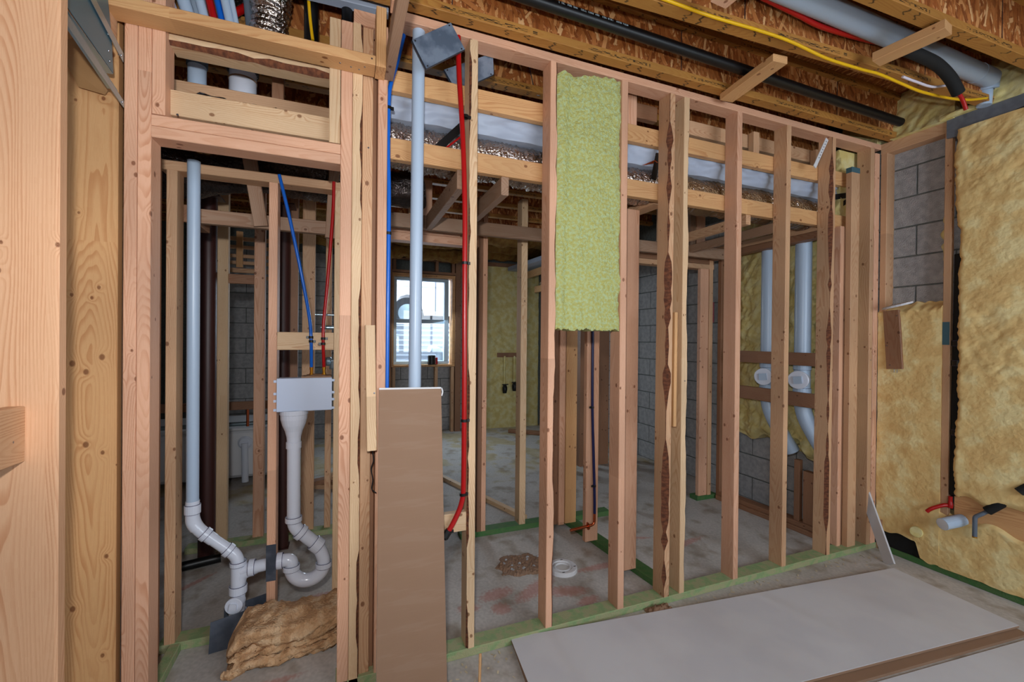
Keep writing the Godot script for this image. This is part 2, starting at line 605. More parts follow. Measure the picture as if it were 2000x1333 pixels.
# a stick of lumber from p0 to p1: w across «side», h across the third axis, edges eased by ch.
# wane: {corner, amount, seed} eats one edge away in waves; its bare face goes to «bark»
func stick(p0: Vector3, p1: Vector3, side: Vector3, w: float, h: float, ch := 0.0025, wane := {}, uv0 := Vector2(-1, -1), end := Vector2.ONE) -> Array:
	var ax := (p1 - p0).normalized()
	var sd := (side - ax * side.dot(ax)).normalized()
	var up := sd.cross(ax).normalized()
	if up.y < -0.001 or (absf(up.y) <= 0.001 and up.z < 0.0):
		up = -up
	var le := p0.distance_to(p1)
	var segs := 1 if wane.is_empty() else maxi(8, int(le / 0.05))
	var b := Builder.new()
	var bk := Builder.new()
	if uv0.x < 0.0:
		uv0 = Vector2(rng.randf(), rng.randf())
	var cor := [Vector2(-w / 2, -h / 2), Vector2(w / 2, -h / 2), Vector2(w / 2, h / 2), Vector2(-w / 2, h / 2)]
	var rings := []
	for k in segs + 1:
		var s := float(k) / segs
		var ring := []
		for c in 4:
			var here: Vector2 = cor[c]
			var prev: Vector2 = cor[(c + 3) % 4]
			var next: Vector2 = cor[(c + 1) % 4]
			var e1 := ch
			var e2 := ch
			if not wane.is_empty() and wane.corner == c:
				var q: float = noise_b.get_noise_2d(s * le * 2.2 + wane.seed, 7.3) * 1.4 + noise_a.get_noise_2d(s * le * 9.0, wane.seed + 0.5) * 0.5
				var a: float = wane.amount * clampf(0.6 + q, 0.08, 1.0)
				e1 = minf(a, (prev - here).length() - 0.008)
				e2 = minf(a, (next - here).length() - 0.008)
			ring.append(here + (prev - here).normalized() * e1)
			ring.append(here + (next - here).normalized() * e2)
		rings.append(ring)
	var acc := [0.0]
	for i in 8:
		var q0: Vector2 = rings[0][i]
		acc.append(acc[i] + q0.distance_to(rings[0][(i + 1) % 8]))
	for k in segs:
		var c0 := p0.lerp(p1, float(k) / segs)
		var c1 := p0.lerp(p1, float(k + 1) / segs)
		var v0 := uv0.y + le * k / segs / 2.56
		var v1 := uv0.y + le * (k + 1) / segs / 2.56
		for i in 8:
			var j := (i + 1) % 8
			var a2: Vector2 = rings[k][i]
			var b2: Vector2 = rings[k][j]
			var d2: Vector2 = rings[k + 1][i]
			var e2: Vector2 = rings[k + 1][j]
			var mid := (a2 + b2) * 0.5
			var dst := bk if (not wane.is_empty() and i == wane.corner * 2) else b
			dst.quad(c0 + sd * a2.x + up * a2.y, c0 + sd * b2.x + up * b2.y, c1 + sd * e2.x + up * e2.y, c1 + sd * d2.x + up * d2.y, sd * mid.x * h + up * mid.y * w,
				Vector2(uv0.x + acc[i] / 0.16, v0), Vector2(uv0.x + acc[i + 1] / 0.16, v0), Vector2(uv0.x + acc[i + 1] / 0.16, v1), Vector2(uv0.x + acc[i] / 0.16, v1))
	for e in 2:
		var c2 := p0 if e == 0 else p1
		var ring: Array = rings[0] if e == 0 else rings[segs]
		var out := -ax if e == 0 else ax
		for i in range(1, 7):
			var q0: Vector2 = ring[0]
			var q1: Vector2 = ring[i]
			var q2: Vector2 = ring[i + 1]
			b.tri(c2 + sd * q0.x + up * q0.y, c2 + sd * q1.x + up * q1.y, c2 + sd * q2.x + up * q2.y, out, uv0 + q0 * 3.0, uv0 + q1 * 3.0, uv0 + q2 * 3.0)
	return [b.mesh(), bk.mesh()]


# lumber between two corners of a box; the longest side is the grain
func lum(parent: Node, called: String, x0: float, x1: float, y0: float, y1: float, d0: float, d1: float, m: Material, label := "", wane := {}, axis := "") -> MeshInstance3D:
	var s := Vector3(x1 - x0, y1 - y0, d1 - d0)
	var c := Vector3((x0 + x1) / 2, (y0 + y1) / 2, -(d0 + d1) / 2)
	var r: Array
	if axis == "x" or (axis == "" and s.x >= s.y and s.x >= s.z):
		r = stick(c - Vector3(s.x / 2, 0, 0), c + Vector3(s.x / 2, 0, 0), Vector3.BACK, s.z, s.y, 0.0025, wane)
	elif axis == "y" or (axis == "" and s.y >= s.z):
		r = stick(c - Vector3(0, s.y / 2, 0), c + Vector3(0, s.y / 2, 0), Vector3.RIGHT, s.x, s.z, 0.0025, wane)
	else:
		r = stick(c + Vector3(0, 0, s.z / 2), c - Vector3(0, 0, s.z / 2), Vector3.RIGHT, s.x, s.y, 0.0025, wane)
	return place(parent, called, r, m, label)


func lean(parent: Node, called: String, p0: Vector3, p1: Vector3, side: Vector3, w: float, h: float, m: Material, label := "", wane := {}) -> MeshInstance3D:
	return place(parent, called, stick(p0, p1, side, w, h, 0.0025, wane), m, label)


func place(parent: Node, called: String, r: Array, m: Material, label: String) -> MeshInstance3D:
	var o := part(parent, called, r[0], m, label)
	if r[1].get_surface_count() > 0:
		part(o, "bark", r[1], M.bark)
	return o


func lumber_thing(called: String, label: String, category: String, p0: Vector3, p1: Vector3, side: Vector3, w: float, h: float, m: Material, group := "") -> MeshInstance3D:
	return solo(called, label, category, stick(p0, p1, side, w, h)[0], m, group)


func box(x0: float, x1: float, y0: float, y1: float, d0: float, d1: float, ch := 0.0) -> ArrayMesh:
	var c := Vector3((x0 + x1) / 2, (y0 + y1) / 2, -(d0 + d1) / 2)
	return stick(c - Vector3((x1 - x0) / 2, 0, 0), c + Vector3((x1 - x0) / 2, 0, 0), Vector3.BACK, d1 - d0, y1 - y0, maxf(ch, 0.0004), {}, Vector2.ZERO)[0]


# smooth line through points
func curve(pts: Array, per := 8) -> Array:
	if pts.size() < 3:
		return pts
	var out := []
	for i in pts.size() - 1:
		var a: Vector3 = pts[maxi(i - 1, 0)]
		var b: Vector3 = pts[i]
		var c: Vector3 = pts[i + 1]
		var d: Vector3 = pts[mini(i + 2, pts.size() - 1)]
		for k in per:
			out.append(b.cubic_interpolate(c, a, d, float(k) / per))
	out.append(pts[-1])
	return out


# straight runs with rounded corners
func bent(pts: Array, rad: float, per := 6) -> Array:
	var out := [pts[0]]
	for i in range(1, pts.size() - 1):
		var b: Vector3 = pts[i]
		var a: Vector3 = pts[i - 1]
		var c: Vector3 = pts[i + 1]
		var t := minf(rad, minf(a.distance_to(b), b.distance_to(c)) * 0.49)
		var s := b + (a - b).normalized() * t
		var e := b + (c - b).normalized() * t
		for k in per + 1:
			var f := float(k) / per
			out.append(s.lerp(b, f).lerp(b.lerp(e, f), f))
	out.append(pts[-1])
	return out


# a round tube along points; rad is a number or a Callable(fraction, angle) -> radius
func tube(pts: Array, rad, sides := 14, caps := true, vs := 1.0) -> ArrayMesh:
	var b := Builder.new()
	var n := pts.size()
	var t0: Vector3 = (pts[1] - pts[0]).normalized()
	var side := t0.cross(Vector3.UP if absf(t0.y) < 0.9 else Vector3.RIGHT).normalized()
	var rows := []
	for i in n:
		var t: Vector3 = (pts[mini(i + 1, n - 1)] - pts[maxi(i - 1, 0)]).normalized()
		side = (side - t * side.dot(t)).normalized()
		var up := t.cross(side)
		var row := []
		for j in sides + 1:
			var an := TAU * (j % sides) / sides
			var r: float = rad.call(float(i) / (n - 1), an) if rad is Callable else float(rad)
			row.append(pts[i] + (side * cos(an) + up * sin(an)) * r)
		rows.append(row)
	b.grid(rows, true, null, 1.0, vs, true)
	if caps:
		for e in 2:
			var row: Array = rows[0] if e == 0 else rows[n - 1]
			var c: Vector3 = pts[0] if e == 0 else pts[n - 1]
			var out: Vector3 = (pts[0] - pts[1]) if e == 0 else (pts[n - 1] - pts[n - 2])
			for j in sides:
				b.tri(c, row[j], row[j + 1], out)
	return b.mesh()


# a hollow open pipe end: outer and inner wall with a rim
func pipe_open(pts: Array, r: float, wall: float, sides := 20) -> ArrayMesh:
	var b := Builder.new()
	var ax: Vector3 = (pts[-1] - pts[0]).normalized()
	var prof := [[pts[0], r - wall], [pts[0], r], [pts[-1], r], [pts[-1], r - wall], [pts[0], r - wall]]
	var side := ax.cross(Vector3.UP if absf(ax.y) < 0.9 else Vector3.RIGHT).normalized()
	var up := ax.cross(side)
	for k in 4:
		for j in sides:
			var q := []
			for e in [[k, j], [k, j + 1], [k + 1, j + 1], [k + 1, j]]:
				var an: float = TAU * e[1] / sides
				q.append(prof[e[0]][0] + (side * cos(an) + up * sin(an)) * prof[e[0]][1])
			var an2 := TAU * (j + 0.5) / sides
			var o := side * cos(an2) + up * sin(an2)
			b.quad(q[0], q[1], q[2], q[3], [-ax, o, ax, -o][k])
	return b.mesh()


# surface of revolution: profile [[distance along axis, radius], ...]
func lathe(at: Vector3, axis: Vector3, prof: Array, sides := 24) -> ArrayMesh:
	var ax := axis.normalized()
	var side := ax.cross(Vector3.UP if absf(ax.y) < 0.9 else Vector3.RIGHT).normalized()
	var up := ax.cross(side)
	var b := Builder.new()
	for k in prof.size() - 1:
		var rows := []
		for q in [prof[k], prof[k + 1]]:
			var row := []
			for j in sides + 1:
				var an := TAU * (j % sides) / sides
				row.append(at + ax * float(q[0]) + (side * cos(an) + up * sin(an)) * maxf(q[1], 1e-5))
			rows.append(row)
		for j in sides:
			var an2 := TAU * (j + 0.5) / sides
			var rd := side * cos(an2) + up * sin(an2)
			var nr: Vector3 = rd * (float(prof[k + 1][0]) - float(prof[k][0])) - ax * (float(prof[k + 1][1]) - float(prof[k][1]))
			b.quad(rows[0][j], rows[0][j + 1], rows[1][j + 1], rows[1][j], nr)
	return b.mesh()


# a flat polygon given thickness: pts on the front, «back» the way to its other face
func plate(pts: Array, back: Vector3) -> ArrayMesh:
	var b := Builder.new()
	var c := Vector3.ZERO
	for p in pts:
		c += p
	c /= pts.size()
	var flat := PackedVector2Array()
	var nn := -back.normalized()
	var ex: Vector3 = (pts[1] - pts[0]).normalized()
	ex = (ex - nn * ex.dot(nn)).normalized()
	var ey := nn.cross(ex)
	for p in pts:
		flat.append(Vector2((p - c).dot(ex), (p - c).dot(ey)))
	var tr := Geometry2D.triangulate_polygon(flat)
	for k in range(0, tr.size(), 3):
		var q := [pts[tr[k]], pts[tr[k + 1]], pts[tr[k + 2]]]
		b.tri(q[0], q[1], q[2], nn, flat[tr[k]], flat[tr[k + 1]], flat[tr[k + 2]])
		b.tri(q[0] + back, q[1] + back, q[2] + back, -nn)
	var area := 0.0
	for i in flat.size():
		area += flat[i].cross(flat[(i + 1) % flat.size()])
	for i in pts.size():
		var p: Vector3 = pts[i]
		var q: Vector3 = pts[(i + 1) % pts.size()]
		var out := (q - p).cross(nn) * signf(area)
		b.quad(p, q, q + back, p + back, out)
	return b.mesh()


# a slab whose front is a relief: f(a, b) -> Vector3 for a, b in 0..1; «back» reaches its rear
func relief(f: Callable, nu: int, nv: int, back: Vector3) -> ArrayMesh:
	var b := Builder.new()
	var rows := []
	for j in nv + 1:
		var row := []
		for i in nu + 1:
			row.append(f.call(float(i) / nu, float(j) / nv))
		rows.append(row)
	var m: Vector3 = (rows[nv][0] - rows[0][0]).cross(rows[0][nu] - rows[0][0])
	b.grid(rows, false, null, 1.0, 1.0, m.dot(back) > 0.0)
	var c: Vector3 = rows[nv / 2][nu / 2]
	var edge := []
	for i in nu + 1:
		edge.append(rows[0][i])
	for j in range(1, nv + 1):
		edge.append(rows[j][nu])
	for i in range(nu - 1, -1, -1):
		edge.append(rows[nv][i])
	for j in range(nv - 1, -1, -1):
		edge.append(rows[j][0])
	# the rear lies in one plane
	var bn := back.normalized()
	var far := -1e9
	for p in edge:
		far = maxf(far, (p + back).dot(bn))
	for i in edge.size() - 1:
		var p: Vector3 = edge[i]
		var q: Vector3 = edge[i + 1]
		var p2 := p + bn * (far - p.dot(bn))
		var q2 := q + bn * (far - q.dot(bn))
		b.quad(p, q, q2, p2, (p + q) * 0.5 - c)
	var k0: Vector3 = rows[0][0]
	var k1: Vector3 = rows[0][nu]
	var k2: Vector3 = rows[nv][nu]
	var k3: Vector3 = rows[nv][0]
	b.quad(k0 + bn * (far - k0.dot(bn)), k1 + bn * (far - k1.dot(bn)), k2 + bn * (far - k2.dot(bn)), k3 + bn * (far - k3.dot(bn)), bn)
	return b.mesh()


# the lumpy skin of sprayed foam at metres (a, b)
func foam_h(a: float, b: float, size: float, amp: float) -> float:
	var q := cell.get_noise_2d(a / size, b / size) + 1.0
	var q2 := cell.get_noise_2d(a / size * 2.3 + 40.0, b / size * 2.3) + 1.0
	return amp * (1.0 - clampf(q * q * 1.3, 0.0, 1.0)) + amp * 0.35 * (1.0 - clampf(q2 * q2 * 1.3, 0.0, 1.0)) + amp * 0.8 * noise_b.get_noise_2d(a * 2.0, b * 2.0)


func ring(parent: Node, called: String, at: Vector3, axis: Vector3, r: float, half: float, m: Material) -> MeshInstance3D:
	# a pipe coupling with rounded lips and a line of purple cement at each mouth
	if half > 0.008:
		part(parent, "cement_line", lathe(at, axis, [[-half - 0.0022, r * 0.93], [-half - 0.0022, r * 0.95], [-half, r * 0.95]], 22), M.primer)
		part(parent, "cement_line", lathe(at, axis, [[half, r * 0.95], [half + 0.0022, r * 0.95], [half + 0.0022, r * 0.93]], 22), M.primer)
	return part(parent, called, lathe(at, axis, [[-half, r * 0.9], [-half, r * 0.985], [-half + 0.002, r], [half - 0.002, r], [half, r * 0.985], [half, r * 0.9]], 22), m)


func nails(parent: Node, at: Array, dir: Vector3):
	for p in at:
		part(parent, "nail", lathe(p, dir, [[-0.01, 0.0018], [0.0, 0.0018], [0.0, 0.0038], [0.0012, 0.0034], [0.0014, 0.0]], 8), M.nail)


func clamp_on(parent: Node, at: Vector3, axis: Vector3, r: float, toward: Vector3):
	# a plastic pipe clip: a ring with an ear and a nail
	var c := part(parent, "pipe_clip", lathe(at, axis, [[-0.006, r * 0.9], [-0.006, r + 0.003], [0.006, r + 0.003], [0.006, r * 0.9]], 14), M.black)
	var q := at + toward.normalized() * (r + 0.006)
	part(c, "ear", stick(q - axis.normalized() * 0.006, q + axis.normalized() * 0.006, toward, 0.014, 0.008, 0.001)[0], M.black)


# =================================================================== lights and their fittings
func camera_flash(at: Vector3, energy: float):
	# the flash that took the picture, on a light stand just behind the viewpoint
	var t := thing("camera_flash", "grey flash head on a light stand behind the viewpoint, facing the stud wall", "flash", Vector3(at.x, 0, at.z + 0.08))
	part(t, "flash_head", box(at.x - 0.04, at.x + 0.04, at.y - 0.03, at.y + 0.03, -at.z - 0.11, -at.z - 0.016, 0.006), M.black)
	part(t, "lens_plate", box(at.x - 0.035, at.x + 0.035, at.y - 0.024, at.y + 0.024, -at.z - 0.016, -at.z - 0.008), M.flash_glow)
	part(t, "pole", tube([Vector3(at.x, 0.25, at.z + 0.08), Vector3(at.x, at.y - 0.03, at.z + 0.08)], 0.009), M.grey_pipe)
	for k in 3:
		var an := TAU * k / 3.0 + 0.5
		part(t, "leg", tube([Vector3(at.x, 0.55, at.z + 0.08), Vector3(at.x + 0.3 * cos(an), 0.008, at.z + 0.08 + 0.3 * sin(an))], 0.008), M.grey_pipe)
	var l := SpotLight3D.new()
	l.name = "flash_light"
	l.spot_angle = 84.0
	l.spot_angle_attenuation = 1.0
	l.spot_range = 30.0
	l.spot_attenuation = 2.0
	l.light_color = Color(0.98, 0.99, 1.0)
	l.light_energy = energy
	l.light_size = 0.035
	l.shadow_enabled = true
	add_child(l)
	l.look_at_from_position(at - Vector3(0, 0, 0.03), P(0.35, 2.05, 1.9), Vector3.UP)


func area(called: String, at: Vector3, look: Vector3, size: Vector2, energy: float, col: Color):
	var l := AreaLight3D.new()
	l.name = called
	l.area_size = size
	l.light_energy = energy
	l.light_color = col
	l.shadow_enabled = true
	l.area_range = 30.0
	l.area_attenuation = 2.0
	add_child(l)
	l.look_at_from_position(at, at + look, Vector3.UP)


func daylight_window_behind(energy: float):
	var w := struct("window_2", "daylit window in the wall behind the viewpoint")
	var x0 := 1.0
	var x1 := 3.3
	var y0 := 0.95
	var y1 := 2.35
	var d := -1.7
	part(w, "frame", box(x0 - 0.06, x1 + 0.06, y1, y1 + 0.06, d - 0.06, d + 0.02), M.vinyl)
	part(w, "frame", box(x0 - 0.06, x1 + 0.06, y0 - 0.06, y0, d - 0.06, d + 0.02), M.vinyl)
	part(w, "frame", box(x0 - 0.06, x0, y0, y1, d - 0.06, d + 0.02), M.vinyl)
	part(w, "frame", box(x1, x1 + 0.06, y0, y1, d - 0.06, d + 0.02), M.vinyl)
	part(w, "pane", box(x0, x1, y0, y1, d - 0.04, d - 0.03), M.day_glow)
	area("window_behind_light", P((x0 + x1) / 2, (y0 + y1) / 2, d + 0.03), Vector3(0, -0.05, -1), Vector2(x1 - x0, y1 - y0), energy, Color(0.90, 0.95, 1.0))


func window_daylight(energy: float):
	# daylight arriving at the far window, just outside its panes, above the window well
	area("window_daylight", P(1.09, 1.70, 6.47), Vector3(0.15, -0.75, 1), Vector2(0.72, 1.2), energy, Color(0.86, 0.94, 1.0))


# =================================================================== the shell of the basement
func shell():
	var f := struct("floor", "bare concrete slab with dirt and pink marking paint")
	var b := Builder.new()
	b.quad(P(-2.4, 0, -1.9), P(4.4, 0, -1.9), P(4.4, 0, 7.0), P(-2.4, 0, 7.0), Vector3.UP, Vector2(0, -0.9 / 8.0), Vector2(1, -0.9 / 8.0), Vector2(1, 1), Vector2(0, 1))
	part(f, "slab", b.mesh(), M.floor)
	part(f, "slab_edge", box(-2.4, 4.4, -0.2, -0.002, -1.9, 7.0), M.mortar)
	var w := struct("wall_behind", "plain wall behind the viewpoint, with a window")
	part(w, "wall_board", box(-1.7, 1.0, 0, 3.1, -1.85, -1.7), M.plaster)
	part(w, "wall_board", box(3.3, 3.7, 0, 3.1, -1.85, -1.7), M.plaster)
	part(w, "wall_board", box(1.0, 3.3, 0, 0.95, -1.85, -1.7), M.plaster)
	part(w, "wall_board", box(1.0, 3.3, 2.35, 3.1, -1.85, -1.7), M.plaster)
	part(w, "wall_board", box(1.0, 3.3, 0.95, 2.35, -1.85, -1.76), M.plaster)
	var l := struct("wall_left", "plain wall at the left side of the room, outside the picture")
	part(l, "wall_board", box(-1.85, -1.7, 0, 3.1, -1.85, 2.0), M.plaster)
	part(l, "wall_board", box(-1.7, -0.90, 0, 3.1, 1.99, 2.1), M.plaster)
	part(l, "wall_board", box(-2.4, -2.25, 0, 3.1, 2.0, 6.7), M.block)
	part(l, "wall_board", box(-2.25, -1.7, 0, 3.1, 1.99, 2.1), M.block)


func joists():
	var c := struct("ceiling", "open floor joists with strand board webs under the subfloor")
	part(c, "subfloor", ceiling_sheet(), M.osb)
	for k in range(-8, 12):
		var d0 := 1.79 + 0.4 * k
		if d0 < -1.6 or d0 > 6.4:
			continue
		var sl := -0.012
		var dd := d0
		if k == -1:
			sl = -0.055
			dd = 1.40 + 0.055 * 1.37
		elif k == -2:
			sl = -0.03
			dd = 1.045 + 0.03 * 2.39
		var xa := -2.25
		var xb := 3.62 if k < 1 else 3.40
		var j := Node3D.new()
		j.name = "joist"
		c.add_child(j, true)
		var a := P(xa, 2.804, dd - sl * 0 + sl * xa + 0.029)
		var e := P(xb, 2.804, dd + sl * xb + 0.029)
		var m: Material = M.flange
		part(j, "flange", stick(a, e, Vector3.BACK, 0.058, 0.038, 0.002, {}, Vector2(0.0, rng.randf()))[0], m)
		var up := Vector3(0, 0.264, 0)
		part(j, "flange", stick(a + up, e + up, Vector3.BACK, 0.058, 0.038, 0.002, {}, Vector2(0.0, rng.randf()))[0], m)
		var wb := Builder.new()
		var o := rng.randf() * 3.0
		for s in [0.005, -0.005]:
			var p := a + Vector3(0, 0.019, s)
			var q := e + Vector3(0, 0.019, s)
			var hh := Vector3(0, 0.226, 0)
			wb.quad(p, q, q + hh, p + hh, Vector3(0, 0, s), Vector2(o, 0.27), Vector2(o + (xb - xa) / 1.7, 0.27), Vector2(o + (xb - xa) / 1.7, 0), Vector2(o, 0))
		part(j, "web", wb.mesh(), M.osb)
		# dark butt joints of the web boards
		if k >= -2 and k <= 1:
			for x in [0.42, 1.64, 2.86]:
				var y := 2.823
				part(j, "web_joint", box(x - 0.002, x + 0.002, y, y + 0.226, dd + sl * x + 0.0225, dd + sl * x + 0.0355), M.ink)


func ceiling_sheet() -> ArrayMesh:
	var b := Builder.new()
	b.quad(P(-2.25, 3.088, -1.85), P(3.7, 3.088, -1.85), P(3.7, 3.088, 6.7), P(-2.25, 3.088, 6.7), Vector3.DOWN, Vector2(0, 0), Vector2(5, 0), Vector2(5, 14), Vector2(0, 14))
	b.quad(P(-2.25, 3.12, -1.85), P(3.7, 3.12, -1.85), P(3.7, 3.12, 6.7), P(-2.25, 3.12, 6.7), Vector3.UP)
	return b.mesh()


# masonry: every block its own piece, over a bed of mortar
func blocks(parent: Node, along_x: bool, a0: float, a1: float, y0: float, y1: float, face: float, inward: float, m: Material, skip = null, phase := 0.0):
	var bl := 0.4
	var bh := 0.2
	var g := 0.010
	var row := int(floor(y0 / bh))
	var cache := {}
	while row * bh < y1 - 0.02:
		var b0: float = maxf(row * bh + g * 0.5, y0)
		var b1: float = minf((row + 1) * bh - g * 0.5, y1)
		var s := phase + (0.0 if row % 2 == 0 else bl / 2) - bl * 2.0
		s += bl * floorf((a0 - s) / bl)
		while s < a1 - 0.02:
			var c0: float = maxf(s + g * 0.5, a0)
			var c1: float = minf(s + bl - g * 0.5, a1)
			if c1 - c0 > 0.03 and not (skip != null and skip.call((c0 + c1) / 2, (b0 + b1) / 2)):
				var key := "%.3f %.3f" % [c1 - c0, b1 - b0]
				var w := c1 - c0
				if not cache.has(key):
					if along_x:
						cache[key] = stick(Vector3(-w / 2, 0, 0), Vector3(w / 2, 0, 0), Vector3.BACK, 0.05, b1 - b0, 0.004)[0]
					else:
						cache[key] = stick(Vector3(0, 0, w / 2), Vector3(0, 0, -w / 2), Vector3.RIGHT, 0.05, b1 - b0, 0.004)[0]
				var o := part(parent, "block", cache[key], m)
				var jit := rng.randf_range(-0.0015, 0.0015)
				var mid := (c0 + c1) / 2
				o.position = (P(mid, (b0 + b1) / 2, face + 0.019 * inward + jit) if along_x else P(face + 0.019 * inward + jit, (b0 + b1) / 2, mid)) - origin(parent)
			s += bl
		row += 1


# =================================================================== main stud wall (d = 1.85)
func wall_front():
	var w := struct("wall_front", "open stud wall of pale softwood on a green bottom plate, with a door opening at its left", P(1.4, 0, 1.9))
	var f := 1.85
	var r := 1.939
	lum(w, "bottom_plate", -0.02, 3.44, 0.0, 0.038, f, r, M.green, "green treated bottom plate")
	lum(w, "top_plate", 0.20, 3.44, 2.747, 2.785, f, r, wood("pink", 2))
	var tones := ["pale", "pink", "pink", "tan", "pale", "pink", "tan", "tan"]
	var bx := [0.556, 0.948, 1.356, 1.649, 1.757, 2.151, 2.551, 2.959]
	var tx := [0.549, 0.947, 1.351, 1.657, 1.756, 2.147, 2.555, 2.971]
	for k in 8:
		var wane := {}
		var lab := ""
		if k == 0:
			wane = {"corner": 3, "amount": 0.010, "seed": 3.0}
		elif k == 1:
			wane = {"corner": 2, "amount": 0.010, "seed": 8.0}
		elif k == 3:
			wane = {"corner": 3, "amount": 0.030, "seed": 1.7}
			lab = "stud with torn bark down its edge"
		elif k == 4:
			wane = {"corner": 2, "amount": 0.011, "seed": 5.0}
			lab = "stud with a pale wavy edge"
		elif k == 7:
			wane = {"corner": 3, "amount": 0.020, "seed": 9.0}
			lab = "grey-stained stud with a damaged lower edge"
		lean(w, "stud", P(bx[k] - 0.019, 0.038, 1.8945), P(tx[k] - 0.019, 2.747, 1.8945), Vector3.RIGHT, 0.038, 0.089, wood(tones[k], [3, 4, 2, 1, 0, 2, 3, 1][k]), lab, wane)
	# at the foot of the wall B corner
	lum(w, "stud", 3.335, 3.373, 0.038, 2.747, f, r, wood("tan", 3))
	lum(w, "stud", 3.172, 3.255, 0.038, 2.595, 1.872, 1.910, wood("tan", 0))
	lum(w, "paint_end", 3.171, 3.256, 2.565, 2.600, 1.871, 1.911, M.blue_spray, "blue-painted stud end", {}, "y")
	lum(w, "stud", 3.118, 3.152, 0.038, 2.205, 1.905, 1.985, wood("pink", 1))
	lum(w, "stud", 3.153, 3.190, 0.038, 2.205, 1.912, 1.985, wood("brown", 3))
	# post group between the door opening and the wall
	lum(w, "stud", 0.1255, 0.163, 0.038, 2.70, f, r, wood("pink", 2))
	lum(w, "jack_stud", -0.016, 0.0265, 0.0, 2.683, f, r, wood("pink", 4))
	lum(w, "king_stud", 0.0275, 0.0655, 0.0, 2.686, f, r, wood("pale", 0), "pale stud with a wavy edge", {"corner": 2, "amount": 0.010, "seed": 2.2})
	lum(w, "stud", 0.0665, 0.107, 0.038, 2.688, 1.868, r, wood("tan", 1))
	lum(w, "packing_board", 0.104, 0.124, 0.038, 2.66, 1.895, r, wood("brown", 4))
	lum(w, "end_block", 0.030, 0.122, 2.690, 2.747, 1.86, 1.93, wood("pink", 2), "reddish block of end grain", {}, "z")
	lum(w, "cripple_stud", -0.059, -0.018, 2.191, 2.683, f, r, wood("pale", 1))
	# door opening, left jambs
	lum(w, "jamb_stud", -0.7005, -0.6645, 0.0, 2.69, f, r, wood("pink", 3))
	lum(w, "jamb_stud", -0.6635, -0.6255, 0.0, 2.69, f, r, wood("pink", 4))
	lum(w, "cripple_stud", -0.6245, -0.5865, 2.191, 2.69, f, r, wood("pink", 1))
	lum(w, "header", -0.6245, -0.0165, 2.1105, 2.1495, f, r, wood("pink", 2), "lower header board")
	lum(w, "header", -0.6245, -0.0165, 2.1505, 2.189, f, r, wood("pink", 0), "upper header board")
	lum(w, "sill_board", -0.586, -0.0595, 2.218, 2.310, 1.900, 1.938, wood("pale", 3), "cracked board over the header")
	lum(w, "bark_board", -0.586, -0.0595, 2.462, 2.503, 1.880, 1.965, wood("pale", 0), "board with a strip of bark along its edge", {"corner": 1, "amount": 0.024, "seed": 4.4})
	nails(w, [P(-0.55, 2.20, 1.849), P(0.09, 2.2, 1.867), P(1.74, 1.2, 1.849), P(3.354, 1.3, 1.849), P(3.354, 1.1, 1.849), P(3.36, 0.9, 1.849)], Vector3.BACK)
	# left corner of the wall
	lum(w, "corner_stud", -0.722, -0.703, 0.0, 2.6, 1.905, 1.95, wood("brown", 2))


